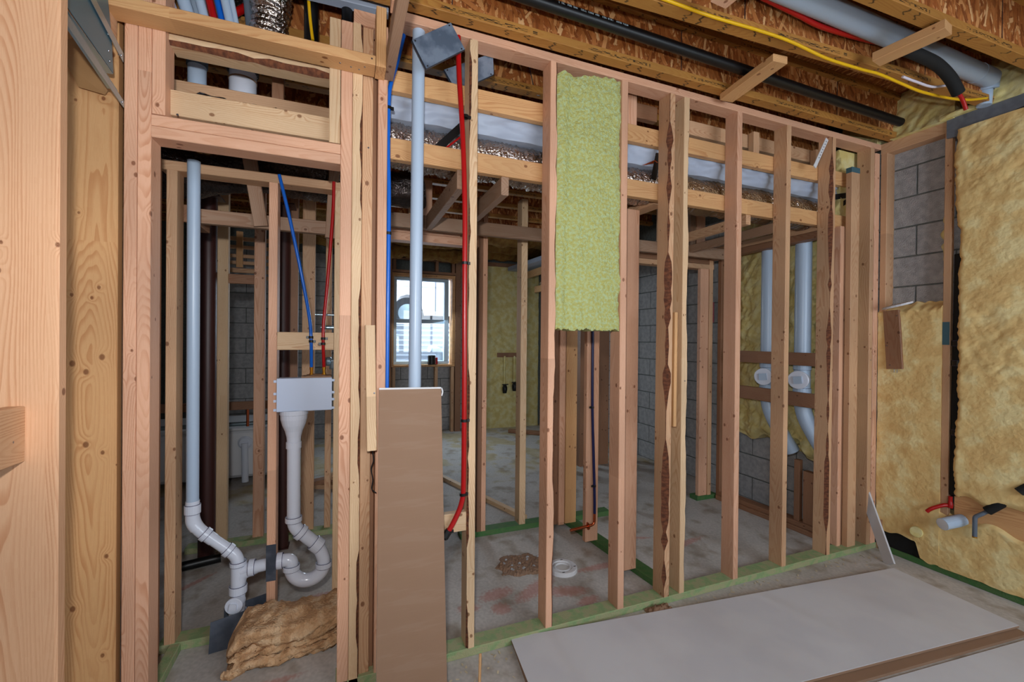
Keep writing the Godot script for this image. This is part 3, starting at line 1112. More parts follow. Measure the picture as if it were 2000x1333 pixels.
# =================================================================== right wall (x = 3.44)
func wall_right():
	var w := struct("wall_right", "concrete block wall with thin studs and yellow sprayed foam", P(3.5, 0, 1.0))
	part(w, "mortar_bed", box(3.527, 3.7, 0.0, 2.80, -1.85, 2.2), M.mortar)
	blocks(w, false, 1.45, 2.0, 1.54, 2.76, 3.527, 1.0, M.block, null, 0.085)
	lum(w, "top_plate", 3.44, 3.529, 2.712, 2.785, 1.497, 1.85, wood("tan", 0), "", {}, "z")
	lum(w, "stud", 3.44, 3.529, 0.0, 2.712, 1.812, 1.85, wood("tan", 4))
	lum(w, "stud", 3.385, 3.435, 0.038, 2.72, 1.853, 1.92, wood("pink", 1))
	lean(w, "stud", P(3.455, 0.36, 1.492), P(3.455, 2.712, 1.492), Vector3.FORWARD, 0.036, 0.03, wood("tan", 3), "stud half buried in foam")
	lean(w, "stud", P(3.462, 0.02, 1.492), P(3.462, 0.30, 1.492), Vector3.FORWARD, 0.036, 0.03, wood("brown", 1))
	part(w, "spray_mark", box(3.437, 3.4405, 1.41, 1.55, 1.476, 1.509), M.blue_spray, "blue-grey spray mark on the stud")
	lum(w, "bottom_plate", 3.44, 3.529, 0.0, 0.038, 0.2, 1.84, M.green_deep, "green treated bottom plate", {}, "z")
	# foam in the bay between the studs, ragged at its top
	var bay := func(a: float, b: float) -> Vector3:
		var d := lerpf(1.85, 1.51, a)
		var top := 1.672 + 0.012 * noise_a.get_noise_2d(a * 5.0, 2.0) + 0.02 * a
		var bot := 0.15 + 0.015 * noise_a.get_noise_2d(a * 4.0, 9.0) - 0.11 * smoothstep(0.64, 0.74, a)
		var y := lerpf(bot, top, b)
		var h := foam_h(d, y, 0.045, 0.004 + 0.010 * smoothstep(0.93, 0.97, b)) - 0.07 * smoothstep(0.962, 1.0, b) + 0.01 * noise_b.get_noise_2d(d * 3.0, y * 1.4)
		return P(3.438 - h, y, d)
	part(w, "foam", relief(bay, 44, 190, Vector3(0.10, 0, 0)), M.foam, "foam filling the narrow bay")
	var edge := func(a: float, b: float) -> Vector3:
		var y := lerpf(1.68, 2.36, b)
		var wd := (0.020 + 0.012 * noise_a.get_noise_2d(y * 14.0, 1.0)) * sin(PI * clampf(b, 0.02, 0.98))
		return P(3.50 - wd * 0.7 * sin(PI * a), y, 1.508 + wd * 1.6 * a)
	part(w, "foam", relief(edge, 8, 60, Vector3(0.06, 0, 0)), M.foam_pale, "ragged bead of foam beside the stud")
	# thick foam on the right
	var big := func(a: float, b: float) -> Vector3:
		var y := lerpf(0.50 + 0.035 * noise_a.get_noise_2d(a * 6.0, 5.0), 2.70, b)
		var rag := 0.007 * noise_a.get_noise_2d(y * 7.0, 3.0) + 0.006 * noise_a.get_noise_2d(y * 26.0, 8.0)
		var d0 := 1.432 + rag + 0.022 * smoothstep(2.05, 2.3, y) + 0.012 * smoothstep(1.0, 0.6, y)
		var d := lerpf(d0, 0.25, a)
		var lump := 0.012 + 0.022 * smoothstep(0.1, 0.5, noise_a.get_noise_2d(d * 1.1 + 3.0, y * 1.1) + 0.2)
		var h := foam_h(d, y, 0.075, lump * 0.45) - 0.02 * smoothstep(0.012, 0.0, a) - 0.02 * smoothstep(0.012, 0.0, b)
		return P(3.418 - h, y, d)
	part(w, "foam", relief(big, 120, 200, Vector3(0.16, 0, 0)), M.foam, "large sheet of lumpy foam")
	var low := func(a: float, b: float) -> Vector3:
		var d := lerpf(1.512, 0.25, a)
		var y := lerpf(0.040 + 0.005 * noise_a.get_noise_2d(d * 9.0, 1.0), 0.375 - 0.03 * a + 0.03 * noise_a.get_noise_2d(a * 8.0, 12.0), b)
		var h := foam_h(d, y, 0.06, 0.006) - 0.03 * smoothstep(0.94, 1.0, b)
		return P(3.440 - h, y, d)
	part(w, "foam", relief(low, 110, 34, Vector3(0.12, 0, 0)), M.foam, "low strip of foam above the floor plate")
	lum(w, "backing_board", 3.455, 3.495, 0.33, 0.56, 0.2, 1.45, wood("amber", 1), "brown board behind the gap in the foam", {}, "z")
	# black sealed corner under the bay foam
	part(w, "black_coating", relief(func(a: float, b: float) -> Vector3: return P(3.452 - 0.006 * noise_a.get_noise_2d(a * 5.0, b * 5.0), lerpf(0.038, 0.22 - 0.02 * a, b), lerpf(1.81, 1.60, a)), 12, 10, Vector3(0.08, 0, 0)), M.black_matt, "black coating low in the corner")
	# painted band over the foam, grey with yellow overspray below
	part(w, "painted_band", plate([P(3.425, 2.806, 1.497), P(3.425, 2.79, 0.4), P(3.425, 2.70, 0.4), P(3.425, 2.712, 1.18), P(3.425, 2.690, 1.315), P(3.425, 2.664, 1.44), P(3.425, 2.672, 1.497)], Vector3(0.1, 0, 0)), M.painted_band, "grey painted band along the top of the foam")
	var over := func(a: float, b: float) -> Vector3:
		var d := lerpf(1.445, 1.20, a)
		return P(3.420 + 0.012 * absf(a - 0.4) + 0.014 * b - 0.004 * noise_b.get_noise_2d(a * 5.0, b * 5.0), lerpf(2.655, 2.735 - 0.22 * pow(a - 0.42, 2.0) - 0.02 * a, b) , d)
	part(w, "overspray", relief(over, 16, 8, Vector3(0.02, 0, 0)), M.foam_yellow, "yellow overspray on the grey band")
	# rim foam between the joist ends
	for q in [[1.46, 1.78], [1.09, 1.33], [0.55, 1.0], [1.86, 2.10]]:
		var rim := func(a: float, b: float) -> Vector3:
			var d := lerpf(q[1], q[0], a)
			var y := lerpf(2.78, 3.085, b)
			return P(3.50 - foam_h(d, y, 0.10, 0.04) - 0.05 * (1.0 - b), y, d)
		part(w, "foam", relief(rim, 24, 24, Vector3(0.1, 0, 0)), M.foam_pale, "pale foam between the joist ends")
	part(w, "foam", relief(func(a: float, b: float) -> Vector3: return P(3.40 - 0.02 * sin(PI * a) * sin(PI * b) - 0.004 * noise_a.get_noise_2d(a * 6.0, b * 3.0), lerpf(2.784, 2.815, b), lerpf(1.52, 1.36, a)), 14, 6, Vector3(0.06, 0, 0)), M.foam_pale)
	part(w, "rim_board", box(3.62, 3.70, 2.80, 3.12, -1.85, 2.2), M.osb)
	# foam blob by the capped pipe stub
	part(w, "pipe_stub_cap", lathe(P(3.43, 0.21, 1.62), Vector3(-1, 0.1, 0.2), [[-0.03, 0.034], [0.012, 0.034], [0.016, 0.030], [0.016, 0.0]], 18), M.foam_pale, "foam-coated pipe cap")


# =================================================================== closet wall with the washing machine box (d = 2.345)
func wall_closet():
	var w := struct("wall_closet", "narrow stud wall behind the door opening, with the drain pipes in it", P(-0.35, 0, 2.39))
	var f := 2.345
	var r := 2.434
	lum(w, "bottom_plate", -0.76, 0.02, 0.0, 0.038, f, r, M.green, "green treated bottom plate")
	lum(w, "side_plate", -0.715, -0.672, 0.0, 0.038, 1.945, 2.34, M.green, "green side plate running forward to the door jamb", {}, "z")
	lum(w, "top_plate", -0.76, 0.02, 2.160, 2.203, f, r, wood("tan", 1))
	lum(w, "stud", -0.737, -0.697, 0.038, 2.16, f, r, wood("tan", 3))
	lum(w, "stud", -0.336, -0.298, 0.038, 2.16, f, r, wood("pink", 4))
	lum(w, "stud", -0.045, -0.007, 0.038, 2.16, f, r, wood("pale", 0))
	lum(w, "packing_stud", -0.80, -0.75, 0.0, 2.2, 2.25, 2.34, wood("brown", 0))
	lum(w, "blocking", -0.297, -0.046, 1.357, 1.444, f, 2.384, wood("pale", 2), "pale block carrying the red and blue tubes")
	part(w, "nail_plate", plate([P(-0.338, 0.245, f - 0.002), P(-0.295, 0.245, f - 0.002), P(-0.295, 0.42, f - 0.002), P(-0.338, 0.42, f - 0.002)], Vector3(0, 0, -0.0018)), M.steel_grey, "dull steel nail plate")


# =================================================================== inner walls beyond
func wall_inner():
	var w := struct("wall_inner", "dim stud walls of the back rooms on green plates", P(1.4, 0, 2.95))
	# behind the laundry closet, d = 3.4
	lum(w, "bottom_plate", -0.95, 0.3, 0.0, 0.038, 3.36, 3.449, M.green)
	for q in [[-0.805, -0.725, "pale", 0], [-0.573, -0.508, "pink", 1], [-0.355, -0.302, "brown", 2], [-0.275, -0.192, "tan", 3], [-0.122, -0.08, "tan", 0]]:
		lum(w, "stud", q[0], q[1], 0.038, 2.43, 3.40, 3.449, wood(q[2], q[3]))
	lum(w, "header", -0.725, -0.573, 1.782, 1.845, 3.42, 3.449, wood("brown", 1), "", {}, "x")
	lum(w, "top_plate", -0.95, 0.3, 2.43, 2.47, 3.36, 3.449, wood("brown", 1))
	# bathroom rear wall, d = 2.95
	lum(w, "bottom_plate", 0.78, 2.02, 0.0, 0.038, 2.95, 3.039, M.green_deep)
	lum(w, "stud", 0.895, 0.925, 0.038, 2.44, 2.95, 3.039, wood("brown", 2))
	lum(w, "stud", 0.927, 0.962, 0.038, 2.47, 2.95, 3.039, wood("pink", 3))
	lum(w, "stud", 1.228, 1.278, 0.038, 2.464, 2.96, 3.049, wood("pale", 3))
	lum(w, "header", 0.25, 0.895, 2.127, 2.180, 2.95, 3.039, wood("pink", 2))
	lum(w, "header", 0.25, 0.895, 2.075, 2.126, 2.95, 3.039, wood("pink", 0))
	lum(w, "cripple_stud", 0.47, 0.56, 2.182, 2.50, 2.955, 2.993, wood("pink", 4), "cripple stud with nail holes")
	lum(w, "cripple_stud", 0.40, 0.46, 2.182, 2.55, 2.955, 2.993, wood("tan", 2))
	lum(w, "jack_stud", 0.25, 0.288, 0.0, 2.07, 2.95, 3.039, wood("brown", 3))
	# bathroom side wall, x about 1.62
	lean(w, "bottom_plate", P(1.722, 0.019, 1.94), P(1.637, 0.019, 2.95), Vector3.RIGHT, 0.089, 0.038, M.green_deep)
	lum(w, "stud", 1.572, 1.662, 0.038, 2.205, 2.150, 2.188, wood("pink", 2))
	lum(w, "stud", 1.548, 1.646, 0.038, 2.205, 2.550, 2.588, wood("pink", 1))
	lum(w, "corner_post", 1.560, 1.653, 0.038, 2.205, 2.860, 2.898, wood("amber", 3))
	lum(w, "corner_post", 1.500, 1.548, 0.038, 2.205, 2.850, 2.945, wood("pink", 4))
	lum(w, "corner_post", 1.455, 1.497, 0.038, 2.205, 2.870, 2.945, wood("brown", 1))
	lean(w, "top_plate", P(1.702, 2.225, 2.02), P(1.627, 2.225, 2.95), Vector3.RIGHT, 0.089, 0.038, wood("tan", 0))
	# closet rear wall with its door opening, d = 2.96
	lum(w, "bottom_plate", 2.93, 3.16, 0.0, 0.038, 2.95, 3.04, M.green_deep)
	lum(w, "jack_stud", 2.953, 3.046, 0.038, 2.09, 2.96, 2.998, wood("pink", 3))
	lum(w, "jack_stud", 3.048, 3.090, 0.038, 2.19, 2.952, 3.03, wood("tan", 1))
	lum(w, "stud", 3.133, 3.232, 0.0, 2.2, 2.90, 2.94, wood("brown", 4))
	lum(w, "header", 2.28, 3.10, 2.062, 2.105, 2.955, 3.04, wood("tan", 2))
	lum(w, "header", 2.28, 3.10, 2.107, 2.165, 2.955, 3.04, wood("brown", 2))
	lum(w, "cripple_stud", 2.49, 2.58, 2.167, 2.55, 2.96, 2.998, wood("tan", 0))
	lum(w, "cripple_stud", 2.83, 2.89, 2.167, 2.62, 2.96, 2.998, wood("grey", 1))
	lum(w, "cripple_stud", 2.90, 3.0, 2.167, 2.62, 2.96, 2.998, wood("pink", 2))
	lum(w, "jack_stud", 2.23, 2.275, 0.038, 2.2, 2.96, 3.04, wood("brown", 0))
	# farther studs seen through the openings, d = 4.2
	for q in [[2.466, 2.519, "brown"], [2.706, 2.843, "brown"], [2.18, 2.235, "brown"], [3.05, 3.14, "brown"]]:
		lum(w, "stud", q[0], q[1], 0.0, 2.6, 4.20, 4.289, wood(q[2]))
	# furring of the right-hand back room: plates, rails and short posts against the blocks
	lean(w, "bottom_plate", P(3.215, 0.019, 2.05), P(3.165, 0.019, 2.93), Vector3.RIGHT, 0.089, 0.038, wood("brown", 1))
	lean(w, "bottom_plate", P(3.225, 0.057, 2.05), P(3.175, 0.057, 2.93), Vector3.RIGHT, 0.089, 0.036, wood("brown", 3))
	lum(w, "crosspiece", 3.05, 3.088, 1.250, 1.342, 1.96, 2.68, wood("brown", 2), "", {}, "z")
	lum(w, "crosspiece", 3.05, 3.088, 0.955, 1.055, 1.96, 2.68, wood("brown", 0), "", {}, "z")
	lum(w, "top_rail", 3.03, 3.115, 2.140, 2.186, 1.96, 2.95, wood("brown", 1), "", {}, "z")
	lum(w, "top_rail", 3.03, 3.115, 2.188, 2.238, 1.96, 2.95, wood("tan", 3), "", {}, "z")
	lum(w, "short_post", 3.19, 3.23, 0.076, 0.53, 2.22, 2.26, wood("brown", 2))
	lum(w, "short_post", 3.19, 3.24, 0.076, 0.46, 2.10, 2.19, wood("brown", 4))


func wall_far():
	var w := struct("wall_far", "distant concrete block wall with the window, patched with foam", P(0.9, 0, 6.6))
	for q in [[-2.25, 0.66, 0.0, 3.1], [1.60, 4.4, 0.0, 3.1], [0.66, 1.60, 0.0, 1.0], [0.66, 1.60, 2.40, 3.1]]:
		part(w, "mortar_bed", box(q[0], q[1], q[2], q[3], 6.60, 6.80), M.mortar)
	blocks(w, true, -1.7, 0.655, 0.0, 2.6, 6.60, 1.0, M.block)
	blocks(w, true, 0.655, 1.605, 0.0, 0.995, 6.60, 1.0, M.block)
	blocks(w, true, 1.605, 2.1, 0.0, 2.6, 6.60, 1.0, M.block)
	var fm := func(a: float, b: float) -> Vector3:
		var x := lerpf(2.02, 3.0, a)
		var y := lerpf(0.0, 2.57, b)
		return P(x, y, 6.50 - foam_h(x, y, 0.12, 0.02))
	part(w, "foam", relief(fm, 44, 100, Vector3(0, 0, -0.1)), M.foam_pale, "dim foam on the far wall")
	part(w, "board_strip", box(2.0, 2.66, 2.57, 2.63, 6.46, 6.52), wood("brown", 1))
	# side wall of blocks
	var s := struct("wall_side", "dark block wall along the right of the back rooms, sprayed with pale foam", P(3.5, 0, 4.0))
	part(s, "mortar_bed", box(3.42, 3.7, 0.0, 3.1, 2.2, 6.8), M.mortar)
	blocks(s, false, 2.0, 6.5, 0.0, 2.6, 3.42, 1.0, M.block, func(a: float, y: float) -> bool: return a < 2.8 and y > 0.8)
	var ff := func(a: float, b: float) -> Vector3:
		var d := lerpf(2.86, 1.96, a)
		var bot := lerpf(0.66, 0.50, a) + 0.06 * noise_a.get_noise_2d(d * 5.0, 3.0) + 0.10 * exp(-pow((d - 2.26) / 0.05, 2.0))
		var y := lerpf(bot, 2.75, b)
		var h := foam_h(d, y * 0.8, 0.10, 0.055) + 0.05 * noise_b.get_noise_2d(d * 1.5, y * 0.8) - 0.06 * smoothstep(0.03, 0.0, b)
		return P(3.255 - h, y, d)
	part(s, "foam", relief(ff, 90, 210, Vector3(0.1, 0, 0)), M.foam_pale, "lumpy pale foam behind the vent pipes")
	part(s, "spray_mark", box(3.362, 3.3655, 1.60, 1.80, 3.2, 3.3), M.red_pex, "patch of red marking paint")


# =================================================================== soffit framing with its ducts behind the main wall
func soffit():
	var s := thing("soffit_frame", "low soffit of two long rails across the back of the stud wall, carrying the ducts", "soffit", P(1.7, 2.14, 2.3))
	lum(s, "rail", 0.09, 3.30, 2.2, 2.292, 1.941, 1.979, wood("amber", 2), "lower rail")
	lum(s, "rail", 0.09, 3.24, 2.497, 2.589, 1.941, 1.979, wood("amber", 1), "yellowish upper rail")
	lum(s, "cross_joist", 0.483, 0.521, 2.112, 2.20, 1.95, 2.75, wood("grey", 1))
	lum(s, "cross_joist", 0.70, 0.738, 2.112, 2.20, 1.95, 2.45, wood("grey", 2))
	lum(s, "cross_joist", 1.30, 1.338, 2.112, 2.20, 1.95, 2.75, wood("grey", 3))
	lum(s, "cross_joist", 2.30, 2.338, 2.14, 2.20, 1.95, 2.75, wood("tan", 3))
	lum(s, "cross_joist", 2.62, 2.658, 2.14, 2.20, 1.95, 2.75, wood("grey", 0))
	lum(s, "rear_rail", 0.25, 3.1, 2.112, 2.20, 2.752, 2.79, wood("grey", 2))
	lum(s, "upright", 1.43, 1.52, 2.59, 2.80, 2.00, 2.04, wood("pink", 1))
	lum(s, "nailer", 1.36, 1.70, 2.70, 2.785, 2.05, 2.09, wood("brown", 1))
	lum(s, "nailer", 1.75, 3.3, 2.66, 2.745, 2.03, 2.07, wood("tan", 4))
	lum(s, "nailer", 2.40, 2.45, 2.60, 2.745, 1.985, 2.025, wood("tan", 2))
	lum(s, "nailer", 2.98, 3.02, 2.60, 2.73, 1.985, 2.025, wood("tan", 2))
	lum(s, "nailer", 0.62, 1.15, 2.62, 2.74, 2.22, 2.26, wood("amber", 4))
	# white wrapped duct
	var d := thing("wrapped_duct", "long bluish-white wrapped duct between the soffit rails", "duct", P(1.7, 2.38, 2.15))
	var wr := func(a: float, b: float) -> Vector3:
		var x := lerpf(0.08, 3.36, a)
		var sag := 0.012 * noise_b.get_noise_2d(x * 2.0, b * 2.0) + 0.006 * noise_a.get_noise_2d(x * 9.0, b * 4.0)
		return P(x, lerpf(2.412, 2.522, b) + sag * b * (1.0 - b), lerpf(2.012, 1.995, b) - 0.02 * sin(PI * b) + sag)
	part(d, "wrap", relief(wr, 160, 10, Vector3(0, 0, -0.3)), M.wrap)
	part(d, "edge_strip", box(0.08, 3.36, 2.515, 2.529, 1.985, 1.995), M.white)
	# flexible foil duct under it
	var fo := thing("foil_duct", "crinkled shiny foil duct lying along the lower soffit rail", "duct", P(1.7, 2.2, 2.1))
	var pts := []
	for i in 561:
		pts.append(P(0.08 + 3.1 * i / 560.0, 2.314 + 0.004 * sin(i * 0.07), 2.088))
	var rf := func(t: float, an: float) -> float:
		return 0.098 + 0.006 * noise_a.get_noise_2d(t * 330.0, an * 1.1) + 0.007 * noise_b.get_noise_2d(t * 40.0, an * 1.0) + 0.004 * noise_a.get_noise_2d(t * 700.0, an * 0.8)
	part(fo, "foil_sleeve", tube(pts, rf, 30, true, 30.0), M.foil)
	var tan := []
	for i in 80:
		tan.append(P(1.80 + 1.2 * i / 79.0, 2.314 + 0.004 * sin(i * 0.3), 2.088))
	var rt := func(t: float, an: float) -> float:
		return 0.103 + 0.004 * sin(t * 230.0) + 0.006 * noise_b.get_noise_2d(t * 22.0, an * 1.3 + 9.0)
	part(fo, "loose_wrap", tube(tan, rt, 30, true, 20.0), M.foil_tan, "tan loose fibrous wrap")
	# black straps round the ducts
	var names := ["black plastic strap slung diagonally across the foil duct beside the red tube", "short black strap with a torn flap on the foil duct near the bark-edged stud", "black plastic strap end poking out at the right end of the soffit"]
	var st := [[P(0.40, 2.30, 1.985), P(0.53, 2.44, 1.985)], [P(1.625, 2.33, 1.985), P(1.66, 2.49, 1.985)], [P(3.13, 2.42, 1.975), P(3.35, 2.46, 1.93)]]
	for k in 3:
		var t := thing("duct_strap", names[k], "strap", st[k][0], "duct straps")
		part(t, "band", stick(st[k][0], st[k][1], Vector3(1, -0.9, 0), 0.036, 0.003, 0.0005)[0], M.black)
		if k == 0:
			part(t, "band", stick(st[k][0] + Vector3(0.02, -0.012, 0.004), st[k][1] + Vector3(0.02, -0.03, 0.004), Vector3(1, -0.9, 0), 0.008, 0.003, 0.0005)[0], M.red_pex, "dark red cord")
		elif k == 1:
			part(t, "flap", plate([P(1.655, 2.43, 1.983), P(1.55, 2.40, 1.99), P(1.63, 2.44, 1.983)], Vector3(0, 0, -0.002)), M.copper, "torn tan flap")
		else:
			part(t, "band", stick(P(3.34, 2.458, 1.93), P(3.20, 2.365, 1.97), Vector3(0, 1, 0), 0.03, 0.003, 0.0005)[0], M.black)
	# dark foil flex duct farther back, bulging
	var fx := thing("flex_duct", "dark glossy foil duct bulging under the ceiling behind the door opening", "duct", P(-0.3, 2.08, 2.62))
	var p2 := []
	for i in 61:
		var q := i / 60.0
		p2.append(P(lerpf(-0.95, 0.42, q), 2.262 - 0.03 * sin(q * 9.0) + 0.07 * q, 2.62 + 0.02 * sin(q * 7.0)))
	var r2 := func(t: float, an: float) -> float:
		return 0.125 + 0.03 * sin(t * 11.0 + 1.6) + 0.006 * noise_a.get_noise_2d(t * 60.0, an * 1.2) + 0.010 * noise_b.get_noise_2d(t * 9.0, an * 1.5)
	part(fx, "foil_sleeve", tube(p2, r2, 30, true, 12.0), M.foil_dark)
	# thin foil duct over the door header
	var th := thing("foil_duct", "thin dark foil duct lying over the cracked board above the door header", "duct", P(-0.33, 2.24, 2.05))
	var p3 := []
	for i in 61:
		p3.append(P(-0.72 + 0.72 * i / 60.0, 2.315 + 0.008 * sin(i * 0.4) - 0.0004 * i, 2.035))
	var r3 := func(t: float, an: float) -> float:
		return 0.058 + 0.005 * sin(t * 75.0 + an) + 0.007 * noise_b.get_noise_2d(t * 16.0, an * 1.5)
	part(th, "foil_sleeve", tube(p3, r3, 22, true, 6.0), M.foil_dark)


# =================================================================== left edge of the picture
func left_corner():
	solo("wide_plank", "broad upright plank with cathedral grain at the left edge, nearest of the boards", "plank", stick(P(-0.783, 0.0, 1.439), P(-0.783, 2.78, 1.439), Vector3.RIGHT, 0.235, 0.038, 0.005, {}, Vector2(0.171, 0.1))[0], M.plank)
	solo("wide_plank", "knotty yellowish upright plank between the nearest board and the door jamb", "plank", stick(P(-0.800, 0.0, 1.905), P(-0.800, 2.6, 1.905), Vector3.RIGHT, 0.142, 0.038, 0.003, {}, Vector2(0.03, 0.32))[0], wood("amber", 1))
	var b := thing("stub_board", "short brown board nailed level on the face of the broad left plank", "board", P(-0.74, 1.105, 1.26))
	part(b, "board", stick(P(-0.7265, 1.187, 1.06), P(-0.7445, 1.176, 1.419), Vector3.RIGHT, 0.036, 0.137)[0], wood("tan", 4))
	nails(b, [P(-0.7255, 1.215, 1.37), P(-0.7255, 1.165, 1.375), P(-0.7255, 1.125, 1.36)], Vector3.RIGHT)
	# galvanised sheet-metal duct end running towards the viewer at head height
	var h := thing("sheet_metal_duct", "galvanised sheet-metal duct end with angle rails, high up by the left jamb", "duct", P(-0.75, 2.17, 1.6))
	part(h, "side_panel", plate([P(-0.705, 2.322, 1.47), P(-0.705, 2.275, 1.79), P(-0.705, 2.40, 1.775), P(-0.705, 2.70, 1.70), P(-0.705, 2.70, 1.47)], Vector3(-0.002, 0, 0)), M.teal_steel, "blue-green side sheet")
	part(h, "angle_rail", plate([P(-0.698, 2.262, 1.48), P(-0.698, 2.192, 1.845), P(-0.698, 2.214, 1.845), P(-0.698, 2.292, 1.48)], Vector3(-0.002, 0, 0)), M.galvanised)
	part(h, "angle_rail", plate([P(-0.698, 2.292, 1.48), P(-0.698, 2.225, 1.80), P(-0.725, 2.228, 1.80), P(-0.725, 2.295, 1.48)], Vector3(0, 0.002, 0)), M.galvanised)
	part(h, "bottom_flange", plate([P(-0.706, 2.312, 1.48), P(-0.706, 2.272, 1.79), P(-0.728, 2.272, 1.79), P(-0.728, 2.312, 1.48)], Vector3(0, 0.0015, 0)), M.galvanised)
	part(h, "strap", plate([P(-0.700, 2.445, 1.62), P(-0.700, 2.375, 1.845), P(-0.700, 2.345, 1.845), P(-0.700, 2.415, 1.62)], Vector3(-0.0015, 0, 0)), M.galvanised)
	part(h, "bent_flap", plate([P(-0.860, 2.40, 1.875), P(-0.860, 2.315, 1.875), P(-0.825, 2.245, 1.865), P(-0.755, 2.232, 1.86), P(-0.735, 2.26, 1.85), P(-0.80, 2.42, 1.86)], Vector3(0, 0, -0.0015)), M.tan_flap, "tan bent flap")
	part(h, "end_strip", box(-0.76, -0.728, 2.30, 2.62, 1.495, 1.50), M.galvanised)
	nails(h, [P(-0.7045, 2.33, 1.76), P(-0.7045, 2.30, 1.765), P(-0.7045, 2.38, 1.755), P(-0.699, 2.36, 1.83), P(-0.697, 2.205, 1.832)], Vector3.RIGHT)
	lumber_thing("nailer_strip", "short length of softwood running forward from the door-head beam above the metal duct", "board", P(-0.735, 2.47, 1.465), P(-0.735, 2.45, 1.85), Vector3.RIGHT, 0.030, 0.07, wood("tan", 2))


func door_top():
	var b := thing("ledger_beam", "long softwood beam fixed flat across the front of the wall above the door opening", "beam", P(-0.31, 2.48, 1.80))
	lum(b, "beam", -0.735, 0.1085, 2.481, 2.519, 1.762, 1.849, wood("amber", 2))
	nails(b, [P(0.095, 2.503, 1.762)], Vector3.BACK)
	nails(b, [P(-0.02, 2.481, 1.80), P(0.02, 2.481, 1.81), P(0.05, 2.481, 1.815), P(0.07, 2.481, 1.79)], Vector3.DOWN)
	lumber_thing("upright_block", "short upright block standing at the right end of the door-head beam", "block", P(0.1295, 2.478, 1.805), P(0.1295, 2.712, 1.805), Vector3.RIGHT, 0.038, 0.088, wood("amber", 0))
	lumber_thing("overhead_rail", "dull softwood rail running overhead toward the viewer from beside the upright block", "rail", P(0.166, 2.520, 1.85), P(0.172, 2.52, 0.55), Vector3.RIGHT, 0.036, 0.075, wood("grey", 3))
	lumber_thing("hanging_block", "cut block hanging from the joists over the overhead rail, top edge of the picture", "block", P(0.160, 2.545, 1.52), P(0.160, 2.95, 1.52), Vector3.RIGHT, 0.036, 0.06, wood("pink", 4))
	# a scrap nailed to the post group
	var s := thing("scrap_block", "pale upright scrap block nailed on the post group beside the brown sheet", "block", P(0.10, 0.97, 1.80))
	lean(s, "block", P(0.1085, 0.970, 1.8225), P(0.0985, 1.470, 1.8225), Vector3.RIGHT, 0.038, 0.052, wood("pale", 4))
	nails(s, [P(0.116, 1.20, 1.796)], Vector3.BACK)
	solo("wire_scrap", "scrap of dark twisted wire hanging on the post group below the scrap block", "wire", tube(curve([P(0.112, 0.965, 1.846), P(0.118, 0.92, 1.842), P(0.109, 0.885, 1.844), P(0.116, 0.84, 1.842), P(0.112, 0.805, 1.840), P(0.130, 0.785, 1.838)]), 0.0022, 8), M.rubber)


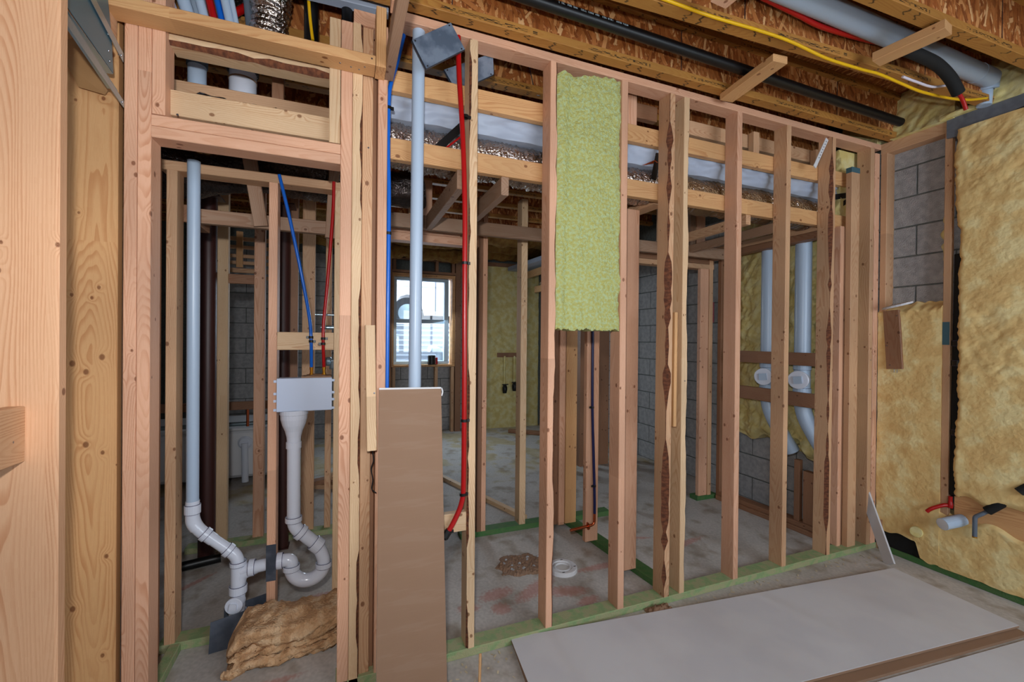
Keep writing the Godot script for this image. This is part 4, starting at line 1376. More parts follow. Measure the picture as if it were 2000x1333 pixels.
# =================================================================== laundry pipes
func laundry():
	var b := thing("washer_box", "white plastic washing machine outlet box set between two studs", "outlet box", P(-0.175, 1.05, 2.37))
	part(b, "cover", box(-0.296, -0.052, 1.058, 1.220, 2.332, 2.345, 0.003), M.plastic_box)
	part(b, "body", box(-0.294, -0.054, 1.060, 1.218, 2.345, 2.425, 0.003), M.plastic_box)
	for s in [-0.304, -0.046]:
		for y in [1.062, 1.105, 1.14, 1.20]:
			part(b, "mounting_tab", box(s - 0.006, s + 0.006, y, y + 0.012, 2.335, 2.342), M.plastic_box)
	part(b, "top_foam", relief(func(p: float, q: float) -> Vector3: return P(lerpf(-0.19, -0.055, p), 1.228 + 0.010 * sin(PI * p) * sin(PI * q) + 0.003 * noise_a.get_noise_2d(p * 9.0, q * 5.0), lerpf(2.335, 2.40, q)), 16, 8, Vector3(0, -0.01, 0)), M.kraft, "torn tan cardboard on its top")
	var up := [[-0.147, "blue_pex", 1.0], [-0.090, "red_pex", 1.0]]
	for k in 2:
		var x: float = up[k][0]
		part(b, "valve_stem", lathe(P(x, 1.228, 2.36), Vector3.UP, [[0, 0.010], [0.012, 0.010], [0.012, 0.007], [0.03, 0.007], [0.03, 0.0085], [0.045, 0.0085]], 12), M.brass)
	# the funnel and trap below it
	var t := thing("trap_drain", "white plastic funnel standpipe with a curved trap under the outlet box", "drain pipe", P(-0.2, 0.0, 2.39))
	part(t, "funnel", lathe(P(-0.226, 1.060, 2.385), Vector3.DOWN, [[0, 0.064], [0.022, 0.064], [0.024, 0.061], [0.045, 0.060], [0.075, 0.052], [0.105, 0.040], [0.135, 0.033], [0.16, 0.031], [0.16, 0.035], [0.19, 0.035], [0.19, 0.030]], 28), M.pvc)
	var run := [P(-0.226, 0.88, 2.385), P(-0.224, 0.50, 2.385)]
	part(t, "standpipe", tube(run, 0.0305, 22), M.pvc)
	var bend := bent([P(-0.224, 0.54, 2.385), P(-0.222, 0.475, 2.385), P(-0.110, 0.365, 2.380), P(-0.085, 0.300, 2.375), P(-0.085, 0.275, 2.37)], 0.06)
	part(t, "elbow", tube(bend, 0.031, 22), M.pvc)
	var u := []
	for i in 25:
		var an := PI * i / 24.0
		u.append(P(-0.158 + 0.073 * cos(an), 0.275 - 0.073 * sin(an) + 0.008 * i / 24.0, 2.37))
	part(t, "trap_bend", tube(u, 0.033, 22), M.pvc)
	var arm := bent([P(-0.231, 0.275, 2.37), P(-0.231, 0.322, 2.37), P(-0.30, 0.322, 2.375), P(-0.325, 0.316, 2.378)], 0.045)
	part(t, "return_bend", tube(arm, 0.031, 22), M.pvc)
	part(t, "trap_arm", tube([P(-0.32, 0.316, 2.378), P(-0.47, 0.300, 2.385)], 0.0285, 22), M.pvc)
	for q in [[P(-0.224, 0.515, 2.385), Vector3.UP], [P(-0.192, 0.445, 2.383), Vector3(1, -0.98, 0)], [P(-0.125, 0.379, 2.380), Vector3(1, -0.98, 0)], [P(-0.113, 0.367, 2.380), Vector3(1, -0.98, 0)], [P(-0.085, 0.272, 2.37), Vector3.UP], [P(-0.231, 0.283, 2.37), Vector3.UP], [P(-0.283, 0.322, 2.375), Vector3.RIGHT], [P(-0.403, 0.308, 2.382), Vector3.RIGHT]]:
		ring(t, "coupling", q[0], q[1], 0.0385, 0.012, M.pvc)
	# vent pipe and tee on the left
	var l := thing("vent_pipe", "tall white vent pipe with elbows, tee and square-plugged cleanout in the laundry opening", "pipe", P(-0.55, 0.0, 2.39))
	part(l, "riser", tube([P(-0.628, 2.203, 2.318), P(-0.643, 0.62, 2.385)], 0.0250, 22), M.pvc_cool)
	part(l, "elbow", tube(bent([P(-0.643, 0.66, 2.385), P(-0.643, 0.545, 2.385), P(-0.56, 0.465, 2.385)], 0.06), 0.0275, 22), M.pvc)
	part(l, "sloping_pipe", tube([P(-0.61, 0.513, 2.385), P(-0.49, 0.398, 2.385)], 0.0255, 22), M.pvc)
	part(l, "elbow", tube(bent([P(-0.515, 0.422, 2.385), P(-0.462, 0.371, 2.385), P(-0.460, 0.27, 2.385)], 0.06), 0.0275, 22), M.pvc)
	part(l, "tee", tube([P(-0.460, 0.335, 2.385), P(-0.460, 0.205, 2.385)], 0.0315, 22), M.pvc)
	part(l, "tee_arm", tube(bent([P(-0.460, 0.235, 2.385), P(-0.448, 0.285, 2.385), P(-0.385, 0.306, 2.385)], 0.05), 0.0300, 22), M.pvc)
	part(l, "lower_pipe", tube([P(-0.460, 0.21, 2.385), P(-0.460, 0.0, 2.385)], 0.0300, 22), M.pvc)
	for q in [[P(-0.643, 0.622, 2.385), Vector3.UP, 0.0325, 0.020], [P(-0.592, 0.496, 2.385), Vector3(1, -0.96, 0), 0.0325, 0.011], [P(-0.500, 0.407, 2.385), Vector3(1, -0.96, 0), 0.0325, 0.011], [P(-0.460, 0.338, 2.385), Vector3.UP, 0.036, 0.009], [P(-0.460, 0.215, 2.385), Vector3.UP, 0.0385, 0.018], [P(-0.460, 0.10, 2.385), Vector3.UP, 0.037, 0.012]]:
		ring(l, "coupling", q[0], q[1], q[2], q[3], M.pvc)
	part(l, "primer_stain", tube(bent([P(-0.6432, 0.60, 2.3835), P(-0.6432, 0.56, 2.3835), P(-0.625, 0.53, 2.3835)], 0.03), 0.0277, 22), M.pvc)
	var ax := Vector3(-0.15, -0.02, 1.0)
	part(l, "cleanout", lathe(P(-0.460, 0.162, 2.385), ax, [[0, 0.034], [0.042, 0.034], [0.044, 0.038], [0.052, 0.038], [0.054, 0.036], [0.054, 0.0]], 24), M.pvc)
	part(l, "square_plug", stick(P(-0.4685, 0.161, 2.332), P(-0.4700, 0.161, 2.322), Vector3(1, -0.12, 0), 0.030, 0.030, 0.002)[0], M.pvc)
	# red and blue tubes down to the box
	var bl := thing("blue_tube", "blue water tube slanting down to the left valve of the outlet box", "tube", P(-0.2, 1.2, 2.36))
	part(bl, "tube", tube(curve([P(-0.292, 2.198, 2.334), P(-0.241, 1.968, 2.345), P(-0.184, 1.671, 2.36), P(-0.155, 1.50, 2.345), P(-0.148, 1.40, 2.335), P(-0.147, 1.268, 2.36)]), 0.0078, 12), M.blue_pex)
	clamp_on(bl, P(-0.149, 1.420, 2.336), Vector3.UP, 0.008, Vector3.LEFT)
	clamp_on(bl, P(-0.148, 1.400, 2.336), Vector3.UP, 0.008, Vector3.RIGHT)
	var rd := thing("red_tube", "red water tube curving down to the right valve of the outlet box", "tube", P(-0.08, 1.2, 2.36))
	part(rd, "tube", tube(curve([P(-0.050, 2.198, 2.334), P(-0.054, 2.039, 2.345), P(-0.078, 1.676, 2.35), P(-0.092, 1.50, 2.34), P(-0.0935, 1.40, 2.335), P(-0.090, 1.268, 2.36)]), 0.0078, 12), M.red_pex)
	clamp_on(rd, P(-0.0935, 1.414, 2.336), Vector3.UP, 0.008, Vector3.RIGHT)
	clamp_on(rd, P(-0.0935, 1.388, 2.336), Vector3.UP, 0.008, Vector3.LEFT)
	# grey steel plates on the floor
	var p1 := solo("steel_plate", "dark grey steel plate leaning behind the foot of the vent pipe", "plate", plate([P(-0.527, 0.0, 2.43), P(-0.335, 0.0, 2.44), P(-0.333, 0.135, 2.455), P(-0.530, 0.100, 2.445)], Vector3(0, 0, -0.002)), M.steel_grey, "steel plates by the vent pipe")
	var p2 := solo("steel_plate", "dark grey steel plate standing on edge before the vent pipe, half behind the brown batt", "plate", plate([P(-0.550, 0.002, 2.27), P(-0.36, 0.002, 2.30), P(-0.352, 0.150, 2.325), P(-0.549, 0.128, 2.295)], Vector3(0, 0, -0.002)), M.steel_grey, "steel plates by the vent pipe")
	# brown insulation offcut on the floor
	var o := thing("insulation_chunk", "tan fluffy insulation offcut lying in the laundry opening", "insulation", P(-0.22, 0.0, 2.2))
	var hunk := func(layer: int, y0: float, y1: float, grow: float) -> ArrayMesh:
		var rows := []
		for i in 41:
			var q := i / 40.0
			var x := lerpf(-0.43, -0.005, q)
			var rowp := []
			var sx := clampf(minf(q, 1.0 - q) * 30.0 + 0.45, 0.0, 1.0)
			for j in 29:
				var an := TAU * (j % 28) / 28.0
				var ca := cos(an)
				var sa := sin(an)
				var sq := pow(pow(absf(ca), 5.0) + pow(absf(sa), 5.0), -0.2)
				var n1 := noise_b.get_noise_3d(x * 9.0, ca * 1.1 + layer * 3.0, sa * 1.1) * 0.030 + noise_a.get_noise_3d(x * 34.0, ca * 4.0 + layer, sa * 4.0) * 0.008
				var hy := (y1 - y0) * 0.5 * (0.86 + 0.14 * sx)
				var hd := 0.105 + grow
				var cy := (y0 + y1) * 0.5 + (0.010 * sin(q * 7.0) - 0.01 * q) * y1 / 0.16
				rowp.append(P(x + 0.05 * (sa * 0.5) , maxf(cy + (hy * sq + n1) * sa, 0.002), 2.192 + 0.035 * q - (hd * sq * (0.8 + 0.2 * sx) + n1) * ca))
			rows.append(rowp)
		var bb := Builder.new()
		bb.grid(rows, true, null, 1.0, 1.0, false)
		for e in 2:
			var rr: Array = rows[0] if e == 0 else rows[40]
			var c := Vector3.ZERO
			for j in 28:
				c += rr[j]
			c /= 28.0
			for j in 28:
				bb.tri(c + Vector3(-0.012 if e == 0 else 0.012, 0, 0), rr[j], rr[j + 1], Vector3.LEFT if e == 0 else Vector3.RIGHT)
		return bb.mesh()
	part(o, "batt_layer", hunk.call(0, 0.0, 0.055, 0.012), M.old_batt)
	part(o, "batt_layer", hunk.call(1, 0.050, 0.085, 0.0), M.old_batt)
	part(o, "batt_layer", hunk.call(2, 0.080, 0.170, 0.004), M.old_batt)
	part(o, "torn_corner", tube(curve([P(-0.39, 0.02, 2.11), P(-0.43, 0.015, 2.085), P(-0.46, 0.014, 2.09)]), func(t: float, an: float) -> float: return lerpf(0.03, 0.012, t) * (1.0 + 0.4 * noise_a.get_noise_2d(t * 5.0, an)), 12), M.old_batt)
	# black pipe lying on the slab behind
	var bp := thing("floor_pipe", "short glossy dark pipe with a pale end lying on the slab behind the vent pipe", "pipe", P(-0.85, 0, 3.0))
	part(bp, "pipe", tube([P(-0.895, 0.030, 3.13), P(-0.705, 0.034, 3.17)], 0.028, 18), M.black)
	part(bp, "pipe_end", tube([P(-0.912, 0.030, 3.127), P(-0.895, 0.030, 3.13)], 0.029, 18), M.grey_pipe)
	# what shows in the gap above the header
	var vp := thing("drain_stack", "white pipe with a coupling in the gap above the door header, left one", "pipe", P(-0.6, 2.45, 2.22))
	part(vp, "pipe", tube([P(-0.592, 2.40, 2.22), P(-0.592, 2.95, 2.22)], 0.034, 18), M.pvc_cool)
	part(vp, "collar", tube([P(-0.592, 2.575, 2.22), P(-0.592, 2.75, 2.22)], 0.039, 18), M.grey_pipe)
	var v2 := thing("drain_stack", "wide white pipe under foil wrap in the gap above the door header, right one", "pipe", P(-0.42, 2.45, 2.26))
	part(v2, "pipe", tube([P(-0.43, 2.40, 2.26), P(-0.43, 2.95, 2.26)], 0.054, 20), M.pvc)
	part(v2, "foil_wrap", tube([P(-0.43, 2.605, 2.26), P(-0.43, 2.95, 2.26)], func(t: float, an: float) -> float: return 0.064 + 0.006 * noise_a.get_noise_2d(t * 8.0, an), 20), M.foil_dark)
	part(v2, "joint_ring", lathe(P(-0.43, 2.57, 2.26), Vector3.UP, [[-0.003, 0.054], [-0.003, 0.056], [0.003, 0.056], [0.003, 0.054]], 20), M.kraft)
	var cr := thing("cross_timber", "pale timber crossing behind the pipes in the gap above the door header", "timber", P(-0.35, 2.43, 2.16))
	lum(cr, "timber", -0.70, -0.02, 2.418, 2.466, 2.14, 2.178, wood("tan", 1))
	lum(cr, "upright", -0.302, -0.255, 2.466, 2.78, 2.16, 2.198, wood("brown", 2))
	lum(cr, "brace", -0.645, -0.600, 2.2, 2.5, 1.95, 1.985, wood("brown", 4))


func beyond_laundry():
	for k in 2:
		var x: float = [-0.806, -0.384][k]
		var c := thing("steel_column", ["dark red-brown steel column beside the tall white vent pipe", "dark red-brown steel column behind the outlet box"][k], "column", P(x, 0, 3.27), "steel columns behind the laundry closet")
		part(c, "shaft", tube([P(x, 0.008, 3.27), P(x, 2.30, 3.27)], 0.047, 24), M.brown_steel)
		part(c, "base_plate", box(x - 0.05, x + 0.05, 0.0, 0.008, 3.22, 3.32), M.brown_steel)
		part(c, "top_plate", box(x - 0.075, x + 0.075, 2.30, 2.31, 3.20, 3.34), M.brown_steel)
	var f := thing("hanger_frame", "weathered crossbar on hangers below the dark foil duct in the laundry opening", "frame", P(-0.37, 1.94, 2.48))
	lum(f, "crossbar", -0.647, -0.054, 1.962, 2.030, 2.466, 2.502, wood("grey", 1))
	lean(f, "hanger", P(-0.384, 1.968, 2.452), P(-0.44, 2.33, 2.448), Vector3.RIGHT, 0.062, 0.026, wood("grey", 3))
	lum(f, "side_rail", -0.70, -0.650, 1.955, 2.035, 2.44, 2.66, wood("brown", 2), "", {}, "z")
	lean(f, "hanger", P(-0.068, 1.94, 2.455), P(-0.05, 2.3, 2.45), Vector3.RIGHT, 0.05, 0.03, wood("grey", 2))
	var s := thing("slatted_rack", "pale wooden slats seen far back between the studs left of the outlet box", "rack", P(-0.87, 1.9, 4.5))
	for q in [[2.30, 0.035], [2.225, 0.03], [2.145, 0.03], [2.085, 0.03], [2.015, 0.04], [1.955, 0.03]]:
		lum(s, "slat", -1.25, -0.55, q[0] - q[1] / 2, q[0] + q[1] / 2, 4.50, 4.53, wood("tan"))
	lum(s, "upright", -0.895, -0.845, 2.04, 2.36, 4.475, 4.50, wood("amber", 2))
	var t := thing("bathtub", "white bathtub with an overflow pipe on its outer side, far back", "bathtub", P(-1.0, 0, 5.0))
	part(t, "tub", box(-1.75, -0.45, 0.06, 0.52, 4.80, 5.52, 0.03), M.white)
	part(t, "rim", box(-1.78, -0.42, 0.52, 0.545, 4.77, 5.55, 0.008), M.white)
	part(t, "overflow_elbow", lathe(P(-0.873, 0.40, 4.80), Vector3.BACK, [[0, 0.062], [0.015, 0.062], [0.03, 0.045], [0.03, 0.0]], 20), M.pvc)
	part(t, "overflow_pipe", tube([P(-0.873, 0.40, 4.765), P(-0.866, 0.03, 4.765)], 0.030, 16), M.pvc)
	var l := thing("tub_ledger", "brown ledger board with a copper pipe above the far bathtub", "board", P(-0.9, 0.74, 4.62))
	lum(l, "board", -1.7, -0.45, 0.745, 0.82, 4.60, 4.638, wood("brown", 3))
	part(l, "copper_pipe", tube([P(-0.83, 0.745, 4.66), P(-0.83, 0.58, 4.66)], 0.012), M.copper)
	part(l, "fixing_rail", tube([P(-1.6, 0.595, 4.70), P(-0.45, 0.60, 4.70)], 0.02, 12), M.galvanised)
	var h := thing("shower_valve", "small bright metal valve fitting near the right stud of the laundry opening", "valve", P(-0.07, 1.25, 2.62))
	part(h, "body", lathe(P(-0.10, 1.285, 2.62), Vector3(1, 0, 0.15), [[0, 0.0], [0, 0.020], [0.02, 0.026], [0.035, 0.026], [0.04, 0.018], [0.09, 0.018]], 16), M.galvanised)
	part(h, "spout", lathe(P(-0.055, 1.285, 2.60), Vector3(0, -1, 0.3), [[0, 0.012], [0.04, 0.018], [0.045, 0.0]], 14), M.galvanised)
	var h2 := thing("pipe_bracket", "thin metal pipe bracket behind the red tube above the pale block", "bracket", P(-0.08, 1.47, 2.62))
	part(h2, "rod", tube([P(-0.145, 1.545, 2.6), P(-0.03, 1.545, 2.6)], 0.006), M.galvanised)
	part(h2, "rod", tube([P(-0.045, 1.545, 2.6), P(-0.045, 1.47, 2.6)], 0.005), M.galvanised)
	part(h2, "sleeve", tube([P(-0.115, 1.475, 2.6), P(-0.04, 1.475, 2.6)], 0.011), M.galvanised)
	var bxs := thing("lumber_offcuts", "stacked lumber offcuts on the floor behind the closet's right stud", "lumber", P(-0.13, 0, 4.4))
	lean(bxs, "offcut", P(-0.35, 0.02, 4.5), P(0.05, 0.02, 4.35), Vector3.BACK, 0.09, 0.04, wood("tan"))
	lean(bxs, "offcut", P(-0.30, 0.06, 4.40), P(0.02, 0.06, 4.55), Vector3.BACK, 0.09, 0.04, wood("brown"))
	lean(bxs, "offcut", P(-0.12, 0.10, 4.40), P(0.06, 0.13, 4.50), Vector3.BACK, 0.09, 0.04, wood("tan"))


# =================================================================== things on the main wall
func centre_things():
	# brown-backed drywall offcut leaning on the studs
	var b := thing("leaning_sheet", "tall brown-backed drywall offcut leaning on the stud wall in front of the white pipe", "drywall", P(0.255, 0, 1.62))
	var p := [P(0.118, 0.004, 1.600), P(0.378, 0.004, 1.600), P(0.391, 1.205, 1.828), P(0.137, 1.209, 1.828)]
	var n: Vector3 = (p[1] - p[0]).cross(p[3] - p[0]).normalized()
	part(b, "backing_paper", plate(p, -n * 0.002), M.kraft, "brown paper face with pale scuffs")
	part(b, "core", plate([p[0] - n * 0.002, p[1] - n * 0.002, p[2] - n * 0.002, p[3] - n * 0.002], -n * 0.0105), M.paper)
	part(b, "edge_tape", plate([p[3] + n * 0.0006, p[2] + n * 0.0006, p[2] + n * 0.0006 + Vector3(0, 0.007, 0), p[3] + n * 0.0006 + Vector3(0, 0.007, 0)], -n * 0.014), M.white, "white paper edge along its top")
	part(b, "torn_flap", tube(curve([p[2] + Vector3(0.001, 0.003, 0.002), p[2] + Vector3(0.006, -0.012, 0.002), p[2] + Vector3(0.002, -0.03, 0.003)]), 0.0035, 8), M.white)
	# white riser in the wall
	var w := thing("white_riser", "tall white pipe standing in the wall behind the leaning brown sheet", "pipe", P(0.292, 0, 1.90))
	part(w, "pipe", tube([P(0.2855, 0.0, 1.895), P(0.2945, 2.755, 1.895)], 0.0268, 24), M.pvc_cool)
	part(w, "base_coupling", tube([P(0.2855, 0.02, 1.895), P(0.2855, 0.09, 1.895)], 0.032, 24), M.pvc_cool)
	# red and blue tubes
	var r := thing("red_tube", "long red water tube clipped to the pale first stud, curving behind the brown sheet", "tube", P(0.48, 0.55, 1.86))
	part(r, "tube", tube(curve([P(0.4555, 2.735, 1.84), P(0.461, 2.56, 1.84), P(0.480, 2.293, 1.84), P(0.4915, 2.0, 1.84), P(0.4935, 1.737, 1.84), P(0.4965, 1.2, 1.84), P(0.497, 0.80, 1.84), P(0.489, 0.70, 1.84), P(0.455, 0.625, 1.835), P(0.418, 0.570, 1.835), P(0.36, 0.50, 1.85)]), 0.0112, 14), M.red_pex)
	for q in [[P(0.4925, 2.395, 1.845), Vector3.RIGHT], [P(0.4935, 1.752, 1.84), Vector3.RIGHT], [P(0.497, 1.06, 1.84), Vector3.RIGHT], [P(0.494, 0.735, 1.84), Vector3.RIGHT], [P(0.428, 0.582, 1.835), Vector3.RIGHT]]:
		clamp_on(r, q[0], Vector3.UP, 0.0115, q[1])
	part(r, "elbow_fitting", lathe(P(0.420, 0.573, 1.832), Vector3(-0.6, -0.8, 0), [[-0.02, 0.012], [-0.02, 0.016], [0.012, 0.018], [0.02, 0.014], [0.02, 0.0]], 14), M.black)
	var bl := thing("blue_tube", "long blue water tube running down beside the post group to the brown sheet", "tube", P(0.17, 1.1, 1.89))
	part(bl, "tube", tube(curve([P(0.235, 2.74, 1.93), P(0.205, 2.60, 1.91), P(0.180, 2.50, 1.885), P(0.170, 2.42, 1.88), P(0.169, 2.2, 1.88), P(0.1735, 1.986, 1.88), P(0.1725, 1.5, 1.88), P(0.171, 1.05, 1.88)]), 0.0090, 12), M.blue_pex)
	clamp_on(bl, P(0.169, 2.385, 1.88), Vector3.UP, 0.009, Vector3.RIGHT)
	clamp_on(bl, P(0.1735, 1.86, 1.88), Vector3.UP, 0.009, Vector3.LEFT)
	# horizontal block the red tube ends on
	lumber_thing("tube_block", "short level block let in beside the first stud under the red tube's bend", "block", P(0.36, 0.604, 1.88), P(0.517, 0.604, 1.88), Vector3.BACK, 0.036, 0.084, wood("pale", 2))
	# grey gusset plates at the top
	var gl := ["square grey steel plate hung askew over the top of the white riser", "grey steel plate tilted behind the first stud, lower of the two by the riser"]
	var gp := [[P(0.250, 2.636, 1.795), P(0.412, 2.752, 1.795), P(0.474, 2.655, 1.795), P(0.309, 2.532, 1.795)], [P(0.415, 2.641, 1.945), P(0.650, 2.775, 1.945), P(0.655, 2.675, 1.945), P(0.475, 2.553, 1.945)]]
	for k in 2:
		var c := Vector3.ZERO
		for q in gp[k]:
			c += q / 4.0
		var g := thing("steel_plate", gl[k], "plate", c - Vector3(0, 0.09, 0), "steel plates at the head of the riser")
		var e: Array = gp[k]
		part(g, "plate", plate(e, Vector3(0, 0, -0.003)), M.steel)
		part(g, "folded_lip", plate([e[3], e[2], e[2] + Vector3(0, 0, -0.012), e[3] + Vector3(0, 0, -0.012)], Vector3(0.001, 0.002, 0)), M.steel_grey)
		part(g, "folded_lip", plate([e[0], e[3], e[3] + Vector3(0, 0, -0.012), e[0] + Vector3(0, 0, -0.012)], Vector3(0.002, 0.001, 0)), M.steel_grey)
		for q in e:
			part(g, "screw_hole", lathe(q.lerp(c, 0.13) + Vector3(0, 0, 0.0002), Vector3.BACK, [[0, 0.0], [0.0004, 0.0035], [0.0, 0.0036]], 10), M.ink)
	# insulation batt
	var t := thing("insulation_batt", "yellow-green fibreglass batt filling the upper half of one stud bay", "insulation", P(1.14, 1.47, 1.9))
	var fb := func(a: float, q: float) -> Vector3:
		var bot := 1.470 + 0.007 * noise_a.get_noise_2d(a * 14.0, 3.0) + 0.004 * noise_a.get_noise_2d(a * 40.0, 3.0)
		var top := 2.708 + 0.03 * a + 0.010 * noise_a.get_noise_2d(a * 9.0, 6.0) - 0.02 * exp(-pow((a - 0.33) / 0.06, 2.0))
		var y := lerpf(bot, top, q)
		var x := lerpf(0.946, 1.3215 + 0.010 * noise_a.get_noise_2d(y * 7.0, 1.0) + 0.004 * noise_a.get_noise_2d(y * 30.0, 4.0), a)
		var h := 0.012 + 0.012 * noise_b.get_noise_2d(x * 5.0, y * 3.0) + 0.005 * noise_b.get_noise_2d(x * 26.0, y * 22.0) + 0.0022 * noise_a.get_noise_2d(x * 150.0, y * 120.0)
		h -= 0.018 * exp(-pow((x - 1.022 - 0.01 * sin(y * 3.0)) / 0.028, 2.0))
		return P(x, y, 1.858 - h + 0.022 * pow(absf(a - 0.5) * 2.0, 10.0))
	part(t, "fibreglass", relief(fb, 120, 360, Vector3(0, 0, -0.06)), M.batt)
	# wooden spacers between the twin studs
	lumber_thing("spacer_strip", "narrow orange-brown strip wedged between the two close-set studs", "strip", P(1.690, 0.95, 1.895), P(1.692, 1.575, 1.895), Vector3.RIGHT, 0.020, 0.06, wood("amber", 4))
	# white perforated strip
	var ws := thing("perforated_strip", "small white perforated strip tilted against the head of the last tall stud", "strip", P(2.80, 2.5, 1.84))
	part(ws, "strip", stick(P(2.748, 2.520, 1.838), P(2.862, 2.715, 1.838), Vector3(1, -0.58, 0), 0.026, 0.005, 0.001)[0], M.white)
	for k in 7:
		part(ws, "hole", lathe(P(2.785 + 0.011 * k, 2.583 + 0.0188 * k, 1.8353), Vector3.BACK, [[0, 0.0], [0.0004, 0.0035], [0, 0.0036]], 8), M.ink)
	# blue tube with copper stub on the bathroom side wall
	var d := thing("dark_blue_tube", "dark blue water tube with a copper elbow on the stud below the yellow batt", "tube", P(1.60, 0.1, 2.53))
	part(d, "tube", tube(curve([P(1.573, 2.1, 2.536), P(1.582, 1.47, 2.536), P(1.586, 0.945, 2.536), P(1.607, 0.42, 2.536), P(1.611, 0.23, 2.536)]), 0.0095, 12), M.dark_blue_pex)
	part(d, "copper_stub", tube(bent([P(1.611, 0.24, 2.536), P(1.611, 0.155, 2.536), P(1.42, 0.145, 2.53)], 0.03), 0.009, 12), M.copper)
	part(d, "flange", lathe(P(1.558, 0.153, 2.534), Vector3.RIGHT, [[-0.002, 0.009], [-0.002, 0.025], [0.002, 0.025], [0.002, 0.009]], 16), M.copper)
	clamp_on(d, P(1.584, 0.96, 2.536), Vector3.UP, 0.0095, Vector3.LEFT)
	clamp_on(d, P(1.606, 0.42, 2.536), Vector3.UP, 0.0095, Vector3.LEFT)
	# closet flange on the bathroom floor, and the dirt patch round the rough-in
	var fl := thing("toilet_flange", "round white toilet flange set in the bathroom slab", "flange", P(1.268, 0, 2.352))
	part(fl, "ring", lathe(P(1.268, 0.0, 2.352), Vector3.UP, [[0, 0.090], [0.020, 0.090], [0.024, 0.086], [0.024, 0.064], [0.017, 0.060], [0.017, 0.052], [0.022, 0.050], [0.022, 0.043], [0.0, 0.043]], 36), M.white)
	part(fl, "plug", lathe(P(1.268, 0.0, 2.352), Vector3.UP, [[0, 0.043], [0.012, 0.043], [0.014, 0.03], [0.014, 0.0]], 24), M.plaster)
	for k in 4:
		var an := TAU * k / 4.0 + 0.4
		part(fl, "slot", box(1.268 + 0.075 * cos(an) - 0.008, 1.268 + 0.075 * cos(an) + 0.008, 0.0235, 0.0248, 2.352 - 0.075 * sin(an) - 0.003, 2.352 - 0.075 * sin(an) + 0.003), M.ink)
	var gv := thing("gravel_patch", "patch of brown grit and pale pebbles on the slab beside the toilet flange", "gravel", P(1.08, 0, 2.47))
	var gr := relief(func(a: float, q: float) -> Vector3:
		var x := lerpf(0.86, 1.24, a)
		var dd := lerpf(2.32, 2.66, q)
		var rr := pow((a - 0.5) / 0.47, 2.0) + pow((q - 0.5) / 0.44, 2.0) + 0.35 * noise_a.get_noise_2d(x * 9.0, dd * 9.0)
		return P(x, -0.004 + 0.014 * smoothstep(1.0, 0.4, rr) * (1.0 + 0.6 * noise_a.get_noise_2d(x * 60.0, dd * 60.0)), dd), 60, 50, Vector3(0, -0.01, 0))
	part(gv, "grit", gr, M.kraft).set_meta("kind", "stuff")
	for k in 14:
		var pp := P(rng.randf_range(0.95, 1.19), 0.008, rng.randf_range(2.42, 2.58))
		var rad := rng.randf_range(0.006, 0.014)
		part(gv, "pebble", lathe(pp, Vector3(rng.randf() - 0.5, 1, rng.randf() - 0.5), [[-rad * 0.5, rad * 0.6], [0, rad], [rad * 0.5, rad * 0.6], [rad * 0.7, 0.0]], 7), M.block)


